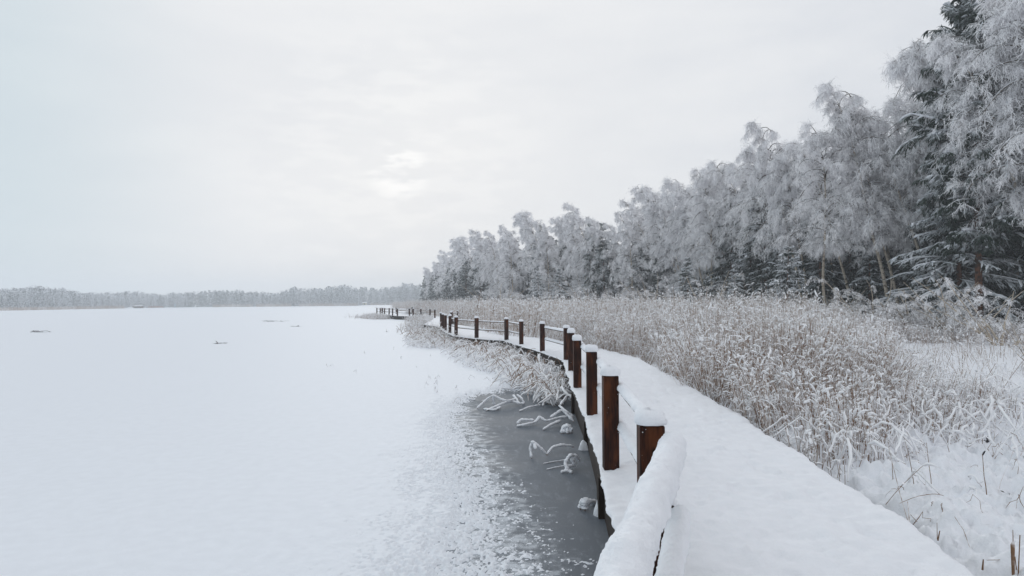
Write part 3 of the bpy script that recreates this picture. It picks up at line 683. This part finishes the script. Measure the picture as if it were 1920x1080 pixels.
lake_stick('faint forked twig on the lake snow beside the farthest branch', 556, 612, .6, .30, 4)

# ------------------------------------------------------------------ trees
def birch_mesh(seed, H=15., nprim=44, nsec=9, ntw=9, nf=7, lean=.12, arch=.0, wid=.30, low=.18, fw=1.0, shrub=False):
    rg = rs(seed)
    if shrub:
        ns = 9; az = rg.uniform(0, 2*np.pi, ns)
        T = grow(np.stack([np.cos(az)*.15, np.sin(az)*.15, 0*az], -1), np.stack([np.cos(az)*.5, np.sin(az)*.5, np.ones(ns)], -1), H*rg.uniform(.7, 1.05, ns), 8, .5, rg, .10)
        TR = np.linspace(1, .2, 8)[None]*np.full((ns, 1), .03)
    else:
        K = 14; T = np.zeros((1, K, 3)); d = np.array([-lean, rg.normal()*.05, 1.]); p = np.zeros(3); T[0, 0] = p
        for k in range(1, K):
            d = d/np.linalg.norm(d); p = p+d*H/(K-1); T[0, k] = p; u = k/(K-1)
            d = d+np.array([-(.02+arch*max(0, u-.55)**1.2*1.6), rg.normal()*.03, 0])+rg.normal(size=3)*[.035, .03, 0]
        TR = (np.linspace(1, .08, K)**.9)[None]*(.0078*H); ns = 1
    tm = MB(); tm.tubes(T, TR, 9, 0, ref=np.array([1., .3, 0]))
    cm = MB()
    i0 = rg.randint(0, ns, nprim); s0 = low+(1-low)*np.sort(rg.uniform(0, 1, nprim)**.9)
    b, tn = along(T, i0, np.minimum(s0, .995)); az = np.arange(nprim)*2.4+rg.normal(size=nprim)*.4
    up = np.interp(s0, [low, .6, 1], [.8, 1.3, 2.0])
    d = np.stack([np.cos(az)-(0 if shrub else .25), np.sin(az), up], -1)
    prof = np.interp(s0, [0, low, low+.18, .6, .85, 1], [.5, .6, 1, .9, .55, .28])
    L = H*wid*prof*rg.uniform(.45, 1.45, nprim)
    P1 = grow(b, d, L, 9, rg.uniform(1.5, 2.8, nprim)*np.interp(s0, [0, .8, 1], [.8, 1, 1.1]), rg, .10)
    cm.tubes(P1, np.linspace(1, .25, 9)[None]*(.0048*H*(L/L.max())**.6)[:, None], 5, 1, rng=rg)
    n2 = nprim*nsec; i1 = np.repeat(np.arange(nprim), nsec); s1 = rg.uniform(.12, 1, n2); b, tn = along(P1, i1, s1)
    d = norm(tn+rg.normal(size=(n2, 3))*.42+np.array([0, 0, .05])); L2 = L[i1]*(.42-.22*s1)*rg.uniform(.6, 1.3, n2)
    P2 = grow(b, d, L2, 6, rg.uniform(.7, 2.2, n2), rg, .14)
    cm.tubes(P2, np.linspace(1, .4, 6)[None]*np.full((n2, 1), .00075*H*fw), 3, 1, rng=rg)
    n3 = n2*ntw; i2 = np.repeat(np.arange(n2), ntw); s2 = rg.uniform(.1, 1, n3); b, tn = along(P2, i2, s2)
    d = norm(tn+rg.normal(size=(n3, 3))*.62+np.array([0, 0, -.10])); L3 = .034*H*rg.uniform(.3, 1.4, n3)
    P3 = grow(b, d, L3, 5, rg.uniform(.2, 2.0, n3), rg, .24)
    cm.tubes(P3, np.array([.8, 1, 1, .9, .5])[None]*np.full((n3, 1), .00052*H*fw), 2, 0, rng=rg)
    n4 = n3*nf; i3 = np.repeat(np.arange(n3), nf); s3 = rg.uniform(.1, 1, n4); b, tn = along(P3, i3, s3)
    d = norm(tn+rg.normal(size=(n4, 3))*.75); L4 = .0135*H*rg.uniform(.5, 1.5, n4)
    P4 = grow(b, d, L4, 3, rg.uniform(.1, 1.2, n4), rg, .2)
    cm.tubes(P4, np.array([.8, 1, .5])[None]*np.full((n4, 1), .00050*H*fw), 2, 0, rng=rg)
    m1, m2 = tm.mesh('trunk', ['birch_bark']), cm.mesh('crown', ['frost', 'limb']); m1['lean_x'] = float(T[0, -1, 0]); m1['lean_y'] = float(T[0, -1, 1]); m1['top'] = float(T[0, -1, 2]); return m1, m2
def spruce_mesh(seed, H=15., levels=26, per=8, wid=.24, low=.06, nsp=14, nsub=5, fw=1.0, snow=.5, pine=False, needles='needles'):
    rg = rs(seed); K = 8; T = np.zeros((1, K, 3)); T[0, :, 2] = np.linspace(0, H, K); T[0, :, 0] = -.03*H*np.linspace(0, 1, K)**2
    tm = MB(); tm.tubes(T, (np.linspace(1, .06, K))[None]*(.0115*H), 9, 0, ref=np.array([1., .3, 0]))
    cm = MB(); n = levels*per; s0 = low+(1-low)*(np.repeat(np.arange(levels), per)+rg.uniform(-.3, .3, n))/levels; s0 = np.clip(s0, low, .99)
    b, tn = along(T, np.zeros(n, int), s0); az = rg.uniform(0, 2*np.pi, n)
    if pine: prof = np.interp(s0, [0, low, .55, .85, 1], [.4, .6, 1, .75, .25])
    else: prof = (1-s0)**.85+.05
    L = H*wid*prof*rg.uniform(.6, 1.15, n); el = np.interp(s0, [0, .6, 1], [-.25, .1, 1.0])+(.35 if pine else 0)
    P1 = grow(b, np.stack([np.cos(az), np.sin(az), el], -1), L, 7, rg.uniform(.2, .6, n), rg, .06)
    cm.tubes(P1, np.linspace(1, .3, 7)[None]*np.full((n, 1), .002*H), 4, 1, rng=rg)
    n2 = n*nsp; i1 = np.repeat(np.arange(n), nsp); s1 = rg.uniform(.12, 1, n2); b, tn = along(P1, i1, s1)
    side = norm(np.cross(tn, [0, 0, 1.]))*rg.choice([-1, 1], n2)[:, None]
    d = norm(tn*.7+side*rg.uniform(.2, 1, n2)[:, None]+rg.normal(size=(n2, 3))*.15); L2 = np.minimum(L[i1]*.42*(1.1-s1*.6), .07*H)*rg.uniform(.5, 1.2, n2)
    P2 = grow(b, d, L2, 4, rg.uniform(.3, 1.0, n2), rg, .08)
    cm.tubes(P2, np.array([.9, 1.1, 1, .3])[None]*np.full((n2, 1), .0030*H*fw), 3, 0, ref=np.array([.02, .03, 1.]), flat=.7, smooth=False)
    n3 = n2*nsub; i2 = np.repeat(np.arange(n2), nsub); s2 = rg.uniform(.1, 1, n3); b, tn = along(P2, i2, s2)
    d = norm(tn*.8+rg.normal(size=(n3, 3))*[.6, .6, .25]-np.array([0, 0, .15])); L3 = .017*H*rg.uniform(.5, 1.4, n3)
    P3 = grow(b, d, L3, 3, rg.uniform(.3, 1.5, n3), rg, .08)
    cm.tubes(P3, np.array([.9, 1, .3])[None]*np.full((n3, 1), .0024*H*fw), 3, 0, ref=np.array([.02, .03, 1.]), flat=.6, smooth=False)
    # pads of snow along the branch tops
    k_ = np.where(rg.uniform(size=n2) < snow*.5)[0]
    if len(k_):
        Q = P2[k_].copy(); Q[..., 2] += .0045*H
        cm.tubes(Q, np.array([.5, 1, 1, .4])[None]*(.0045*H*rg.uniform(.5, 1.5, len(k_)))[:, None], 5, 2, ref=np.array([.02, .03, 1.]), flat=.6)
    k_ = np.where(rg.uniform(size=n) < snow)[0]
    if len(k_):
        Q = P1[k_][:, 2:].copy(); Q[..., 2] += .004*H
        cm.tubes(Q, np.array([.5, 1, 1.2, 1.1, .4])[None]*(.0055*H*rg.uniform(.4, 1.4, len(k_)))[:, None], 5, 2, ref=np.array([.02, .03, 1.]), flat=.6)
    return tm.mesh('trunk', ['pine_bark']), cm.mesh('crown', [needles, 'limb', 'snow'])
def low_mesh(fn, **k): return fn(**k)
BN = [birch_mesh(s, 15., 60, 8, 7, 10, .13, a, wd_, lw) for s, a, wd_, lw in ((1, .15, .205, .42), (2, 1.0, .22, .42), (3, .3, .19, .36), (4, .1, .22, .44), (9, .5, .20, .38))]
BF = [birch_mesh(s, 15., 52, 7, 9, 7, .08, a, .18, .20, fw=1.7) for s, a in ((5, .1), (6, .3), (7, .2))]
SNr = [spruce_mesh(11, 15., 26, 8, .22, .08), spruce_mesh(12, 15., 24, 8, .26, .10, snow=.7)]
PN = [spruce_mesh(13, 18., 22, 7, .17, .26, 18, 8, .9, .4, True, 'needles_pine')]
SD = [spruce_mesh(18, 15., 22, 8, .24, .05, 11, 4, 1.5, .12, needles='needles_dark'), spruce_mesh(19, 15., 22, 8, .2, .05, 11, 4, 1.5, .2, needles='needles_dark')]
SF = [spruce_mesh(15, 15., 20, 7, .20, .05, 9, 4, 1.7, .6), spruce_mesh(16, 15., 20, 7, .24, .05, 9, 4, 1.7, .35)]
YS = [spruce_mesh(17, 3., 14, 7, .34, .05, 10, 4, 1.6, .9)]
SH = [birch_mesh(21, 3., 40, 8, 7, 5, wid=.35, low=.1, fw=2.2, shrub=True), birch_mesh(22, 3., 34, 8, 7, 5, wid=.42, low=.1, fw=2.0, shrub=True)]
def put(kind, meshes, x, y, H, H0, rz, label, group, cat, sx=1.0, lean=None):
    root = empty(kind, (x, y, float(ground_z(np.array(x), np.array(y)))-.08), rz); s = H/H0; root.scale = (s*sx, s*sx, s); tag(root, label, cat, group)
    for nm, me in zip(('trunk', 'crown'), meshes):
        o = bpy.data.objects.new(nm if not (kind == 'frosted_shrub' and nm == 'trunk') else 'stems', me); C.objects.link(o); o.parent = root
    return root
TOP = np.array([(785, 522), (800, 500), (820, 478), (850, 450), (885, 433), (935, 425), (975, 402), (1010, 405), (1060, 388), (1100, 396), (1150, 400), (1190, 358),
                (1250, 338), (1300, 340), (1340, 295), (1385, 290), (1420, 232), (1460, 285), (1500, 265), (1545, 170), (1610, 190), (1660, 200), (1690, 120), (1745, 95), (1800, 20), (1900, -60), (2100, -100)])
EDGE = np.array([(780, 262), (795, 235), (820, 190), (850, 155), (885, 128), (935, 112), (1000, 102), (1080, 92), (1160, 84), (1230, 74), (1320, 62), (1420, 50), (1545, 43), (1680, 38), (1800, 34), (1920, 31), (2150, 27)])
def dist(px): return float(np.interp(px, EDGE[:, 0], EDGE[:, 1]))
def topy(px): return float(np.interp(px, TOP[:, 0], TOP[:, 1]))
def place(px, d, ytop, kind, label, group, rz=None, var=None, sx=1.0, rg=random.Random(4)):
    x = (px-960)/F*d; H = (hor(px)-ytop)/F*d+CZ-.4
    near = d < 75
    if kind == 'birch':
        ms = BN if near else BF; v = var if var is not None else rg.randrange(len(ms)); v %= len(ms)
        rz = rz if rz is not None else rg.uniform(-.8, .8); tm_ = ms[v][0]; k_ = H/tm_['top']*sx
        x -= k_*(tm_['lean_x']*math.cos(rz)-tm_['lean_y']*math.sin(rz))
        return put('birch_tree', ms[v], x, d, H, tm_['top'], rz, label, group, 'tree', sx)
    if kind == 'spruce':
        ms = SNr if near else SF; v = var if var is not None else rg.randrange(len(ms)); v %= len(ms)
        return put('spruce_tree', ms[v], x, d, H, 15., rz if rz is not None else rg.uniform(0, 6), label, group, 'tree', sx)
    if kind == 'darkspruce': return put('spruce_tree', SD[rg.randrange(2)], x, d, H, 15., rg.uniform(0, 6), label, group, 'tree', sx)
    if kind == 'pine': return put('pine_tree', PN[0], x, d, H, 18., rz or 0, label, group, 'tree', sx)
    if kind == 'youngspruce': return put('young_spruce', YS[0], x, d, H, 3., rg.uniform(0, 6), label, group, 'tree', sx)
    return put('frosted_shrub', SH[(var or 0) % 2], x, d, H, 2.7, rg.uniform(0, 6), label, group, 'shrub', sx)
FG = 'trees along the front edge of the wood'
front = [
    (1975, 30, -120, 'birch', 'tallest frosted birch at the right edge of the picture, cut off by the top', .2, 3, 1.15),
    (1862, 32.5, 8, 'birch', 'broad frosted birch with feathery white crown, second from the right edge', -.2, 0, 1.15),
    (1835, 35.5, -18, 'pine', 'tall dark green pine with reddish trunk and snow pads, top above the picture', 1.2, 0, 1.0),
    (1768, 34, 62, 'birch', 'high frosted birch in front of the dark pine', .1, 4, 1.0),
    (1800, 37.5, 215, 'spruce', 'dark spruce with snow-loaded branches between the high birches', .4, 1, 1.3),
    (1688, 38.5, 112, 'birch', 'birch whose bare top arches over to the left against the sky', .0, 1, 1.0),
    (1625, 41, 186, 'birch', 'rounded frosted birch left of the arching one', -.3, 3, 1.0),
    (1548, 42, 165, 'birch', 'tall pointed frosted birch whose top leans left above its neighbours', .1, 2, 1.0),
    (1505, 44, 262, 'birch', 'frosted birch with wide drooping branches below the tall pointed one', .3, 0, 1.1),
    (1470, 53, 310, 'spruce', 'snow-dusted spruce squeezed between two birches at the wood edge', 2.0, 0, .9),
    (1418, 50, 228, 'birch', 'slender frosted birch rising alone above the middle of the wood', -.1, 2, .85),
    (1390, 54, 290, 'birch', 'bushy frosted birch left of the slender tall one', .5, 3, 1.0),
    (1352, 58, 292, 'birch', 'frosted birch with bright rounded top in the middle of the wood edge', -.4, 4, 1.0),
    (1305, 63, 335, 'birch', 'frosted birch with dark forked limbs showing through its crown', .2, 0, 1.0),
    (1262, 70, 335, 'birch', 'even domed frosted birch right of the double birches', -.2, 3, 1.0),
    (1200, 78, 355, 'birch', 'frosted birch with a ragged flat top', .3, 0, 1.1),
    (1160, 82, 396, 'birch', 'lower frosted birch left of the ragged flat-topped one', 0, 1, 1.0),
    (1108, 92, 404, 'spruce', 'pointed spruce tip showing over the frosted birches', 0, 0, .6),
    (1065, 93, 386, 'birch', 'tall narrow frosted birch in the left half of the wood', .2, 2, 1.0),
    (1015, 104, 418, 'spruce', 'green-grey spruce with snowy boughs beside the narrow birch', 1, 1, 1.0),
    (982, 102, 398, 'birch', 'full frosted birch standing left of the green-grey spruce', 0, 0, 1.0),
    (940, 111, 421, 'birch', 'round-headed frosted birch above the bend of the boardwalk', .4, 1, 1.0),
    (888, 127, 431, 'birch', 'wide frosted birch near the left end of the wood', -.3, 2, 1.2),
    (853, 152, 449, 'birch', 'frosted birch third from the left end of the wood', .1, 0, 1.2),
    (824, 186, 477, 'birch', 'frosted birch second from the left end of the wood', .1, 1, 1.2),
    (798, 228, 502, 'birch', 'last frosted birch at the left end of the wood, beside the distant shore', .1, 2, 1.2),
]
for px, d, yt, kd, lb, rz, v, sx in front: place(px, d, yt, kd, lb, FG, rz, v, sx)
# low trees and shrubs at the foot of the wood
SG = 'small trees and shrubs at the foot of the wood'
for px, d, yt, kd, lb, sx in [
    (1290, 52, 478, 'youngspruce', 'young spruce white with snow, left of two at the reed bed', 1.0),
    (1378, 46, 492, 'youngspruce', 'young spruce with a snowy spire, right of two at the reed bed', .9),
    (1475, 43, 455, 'youngspruce', 'dark young spruce heavy with snow under the slender birch', 1.15),
    (1050, 84, 500, 'youngspruce', 'snow-plastered young spruce in front of the shadowy wood, left half', 1.2),
    (1010, 90, 505, 'youngspruce', 'small leaning snow-covered spruce just left of the plastered one', .9),
    (1230, 58, 510, 'shrub', 'grey frosted shrub left of the young spruces', 1.3),
    (1325, 48, 505, 'shrub', 'pale frosted shrub between the two young spruces', 1.4),
    (1420, 43, 528, 'shrub', 'pale frosted shrub right of the snowy spire spruce', 1.3),
    (1560, 38, 530, 'shrub', 'frosted shrub under the wide drooping birch', 1.0),
    (1635, 35, 512, 'shrub', 'bright frosted shrub at the foot of the leaning birch trunks', 1.3),
    (1720, 33, 522, 'shrub', 'spreading frosted shrub below the dark spruce', 1.5),
    (1800, 31, 515, 'shrub', 'dense grey shrub below the high birches', 1.5),
    (1880, 28, 500, 'shrub', 'large grey shrub near the right edge of the picture', 1.4),
    (1952, 17, 572, 'shrub', 'small white snow-laden shrub cut by the right edge', .75),
    (1120, 78, 520, 'shrub', 'low frosted shrub against the thin birch trunks', 1.5),
    (930, 100, 525, 'shrub', 'low frosted shrub at the left reed edge', 1.8)]:
    place(px, d, yt, kd, lb, SG, None, int(px) % 2, sx)
# trees deeper in the wood
rg = random.Random(11)
def inner(k, spacing, lo, hi, mixp, px0=800, px1=2120, gap=5.):
    px = px0
    while px < px1:
        d = dist(px)+k*gap+rg.uniform(-1.5, 1.5); yt = topy(px)+rg.uniform(lo, hi)*(40/d if d > 40 else 1)
        yt = min(yt, hor(px)-60)
        if rg.random() < mixp: place(px, d, yt, 'birch', 'frosted birch standing deeper in the wood behind the front trees', 'birches deeper in the wood', rg=rg)
        else: place(px, d, yt, 'darkspruce', 'dark snowy spruce standing deeper in the wood behind the front trees', 'spruces deeper in the wood', rg=rg, sx=1.15)
        px += F*spacing/d*rg.uniform(.8, 1.2)
inner(.3, 2.5, 6, 60, 1.0)
inner(.9, 3.0, 30, 110, .93)
inner(1.1, 3.0, 190, 300, .0, 1150)
inner(2.0, 3.4, 60, 160, .60)
inner(2.7, 2.8, 100, 230, .0)
inner(3.8, 2.8, 110, 230, .1)
inner(5.0, 2.6, 150, 260, .0)

# ------------------------------------------------------------------ far shore
SHORE = np.array([(-330, 150), (-193, 257), (-204, 362), (-200, 430), (-167, 470), (-117, 540), (-60, 560), (-25, 420)])
g2 = rs(202); mbF = MB(); mbB = MB()
seg = np.linalg.norm(np.diff(SHORE, axis=0), axis=1); cum = np.r_[0, np.cumsum(seg)]
def on_shore(s): return np.stack([np.interp(s, cum, SHORE[:, 0]), np.interp(s, cum, SHORE[:, 1])], -1)
nT = 2600; s = g2.uniform(0, cum[-1], nT); p = on_shore(s); away = norm(p-np.array([-40., 120.])); dep = 3+g2.uniform(0, 1, nT)**1.1*55
p = p+away*dep[:, None]; pxl = 960+F*p[:, 0]/p[:, 1]; dd_ = p[:, 1]
ft = np.interp(pxl, [0, 100, 200, 300, 345, 380, 450, 520, 580, 620, 700, 780, 860], [545, 542, 549, 550, 552, 548, 546, 545, 541, 539, 543, 538, 520])
Ht = ((571-ft)/F*dd_+2)*g2.uniform(.84, 1.04, nT)*(.72+.5*fbm(s*.045, s*0+3, 61, 3))*1.06*np.interp(dep, [3, 12, 40], [.55, .85, 1.0])
nC = 80
con = g2.uniform(size=nT) < np.interp(pxl, [0, 340, 360, 460, 800], [.2, .15, .9, .6, .5])
for msk, mi in ((~con, 0), (con, 1)):
    n = msk.sum(); q = p[msk]; Hh = Ht[msk]
    u = g2.uniform(size=(n, nC))**.8; r = (np.interp(u, [0, .25, .6, 1], [.10, .21, .20, .04]) if mi == 0 else .20*(1-u)+.015)*Hh[:, None]*np.sqrt(g2.uniform(.1, 1, (n, nC)))
    a = g2.uniform(0, 2*np.pi, (n, nC))
    b = np.stack([q[:, 0:1]+r*np.cos(a), q[:, 1:2]+r*np.sin(a), .3+u*Hh[:, None]], -1).reshape(-1, 3)
    L = np.repeat(Hh, nC)*g2.uniform(.05, .11, n*nC)
    d = np.stack([np.cos(a).ravel(), np.sin(a).ravel(), np.full(n*nC, .6 if mi == 0 else .0)], -1)
    Pp = grow(b, d, L, 3, g2.uniform(.5, 2, n*nC), g2, .3)
    mbF.tubes(Pp, np.array([.6, 1, .3])[None]*(L*.20)[:, None], 2 if mi == 0 else 3, mi, rng=g2, smooth=False)
    Tt = np.stack([np.c_[q, np.zeros(n)], np.c_[q, Hh*.85]], 1); mbF.tubes(Tt, np.stack([Hh*.010, Hh*.002], -1), 4, 2)
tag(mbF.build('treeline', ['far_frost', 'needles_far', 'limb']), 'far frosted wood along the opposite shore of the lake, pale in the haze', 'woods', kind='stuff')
n = 12000; s = g2.uniform(0, cum[-1]*.93, n); p = on_shore(s); pxl = 960+F*p[:, 0]/p[:, 1]
p = p-norm(p-np.array([-40., 120.]))*g2.uniform(-4, 5, n)[:, None]
ok = ~((pxl > 232) & (pxl < 335)) & ~((pxl > 678) & (pxl < 692)) & (fbm(s*.06, s*0, 5, 2) > .25)
p = p[ok]; n = len(p); hh = g2.uniform(.7, 1.9, n)*np.interp(pxl[ok], [0, 340, 500, 700], [.8, 1, 1.3, 1.5])
Pp = grow(np.c_[p, np.zeros(n)], np.stack([g2.normal(size=n)*.15, g2.normal(size=n)*.15, np.ones(n)], -1), hh, 3, 0., g2, .05)
mbB.tubes(Pp, np.array([1, 1, .5])[None]*np.full((n, 1), .07), 2, 0, rng=g2)
tag(mbB.build('reed_belt', 'belt'), 'thin tan strip of reeds along the far shore', 'reeds', kind='stuff')
# small things on the far shore
def world(px, d, z=0.): return ((px-960)/F*d, d, z)
hut = empty('hut', world(684, 505, .8)); tag(hut, 'tiny cream hut in the gap of the far shore', 'hut')
MB().box(-1.4, 1.4, -1, 1, 0, 1.5).build('wall', 'cream_paint', hut)
mb = MB(); mb.add([(-1.7, -1.3, 1.45), (1.7, -1.3, 1.45), (1.7, 0, 2.2), (-1.7, 0, 2.2), (-1.7, 1.3, 1.45), (1.7, 1.3, 1.45)], [(0, 1, 2, 3), (3, 2, 5, 4)], 0, False); mb.build('roof', 'snow', hut)
MB().box(-.35, .35, -1.03, -1.005, .0, 1.2).build('door', 'window_dark', hut)
shed = empty('boathouse', world(258, 372, 0.)); tag(shed, 'low dark brown shed with snowy roof on the far left shore', 'shed')
MB().box(-2.6, 2.6, -1.2, 1.2, 0, 1.1).build('wall', 'brown_boards', shed)
mb = MB(); mb.add([(-2.9, -1.5, 1.08), (2.9, -1.5, 1.08), (2.9, 0, 1.55), (-2.9, 0, 1.55), (-2.9, 1.5, 1.08), (2.9, 1.5, 1.08)], [(0, 1, 2, 3), (3, 2, 5, 4)], 0, False); mb.build('roof', 'snow', shed)
MB().box(-.5, .5, -1.23, -1.205, 0, .9).build('door', 'window_dark', shed)
bt = empty('upturned_boat', world(244, 366, SN)); tag(bt, 'snow-covered upturned boat left of the brown shed on the far shore', 'boat')
uu = np.linspace(0, np.pi, 9); tt = np.linspace(-1, 1, 15); A, Bq = np.meshgrid(tt, uu, indexing='ij'); ww = np.sqrt(np.maximum(1-A**2, 0))
MB().grid(A*1.8, np.cos(Bq)*.7*ww, np.sin(Bq)*.62*(.45+.55*ww)).build('hull', 'snow', bt)
MB().tubes(np.array([[(-1.7, 0, .3), (0, 0, .66), (1.7, 0, .3)]]), np.full((1, 3), .04), 5).build('keel', 'brown_boards', bt)
mk = empty('marker_post', world(329, 425, SN)); tag(mk, 'pale blue marker post standing at the far shore ice', 'marker post')
MB().box(-.22, .22, -.2, .2, 0, 1.7).build('post', 'pale_blue_paint', mk); MB().box(-.55, .55, -.24, -.205, 1.25, 2.1).build('board', 'pale_blue_paint', mk)
v, q = lump_cap(.5, .5, .22, 9); o = MB().add(v, q).build('snow_cap', 'snow', mk); o.location = (0, 0, 1.72)
fn = empty('low_fence', world(292, 385, 0)); tag(fn, 'low rusty red fence on the far shore right of the brown shed', 'fence')
for k_ in range(6): MB().box(-4+k_*1.6-.06, -4+k_*1.6+.06, -.06, .06, 0, .9).build('post', 'rust_red_paint', fn)
MB().box(-4.1, 4.1, -.09, -.062, .45, .8).build('board', 'rust_red_paint', fn)

# ------------------------------------------------------------------ haze
HAZE = .0012
if HAZE > 0:
    m = bpy.data.materials.new('haze'); m.use_nodes = True; nt = NT(m.node_tree)
    v = nt.add('ShaderNodeVolumePrincipled', ins={'Color': (.93, .965, 1.0, 1), 'Density': HAZE, 'Anisotropy': 0.0}); nt.add('ShaderNodeOutputMaterial', ins={'Volume': v.outputs[0]})
    o = MB().box(-905, 605, -45, 1105, -1.2, 34).build('haze', m); tag(o, 'thin pale winter haze over the lake', 'haze', kind='stuff')
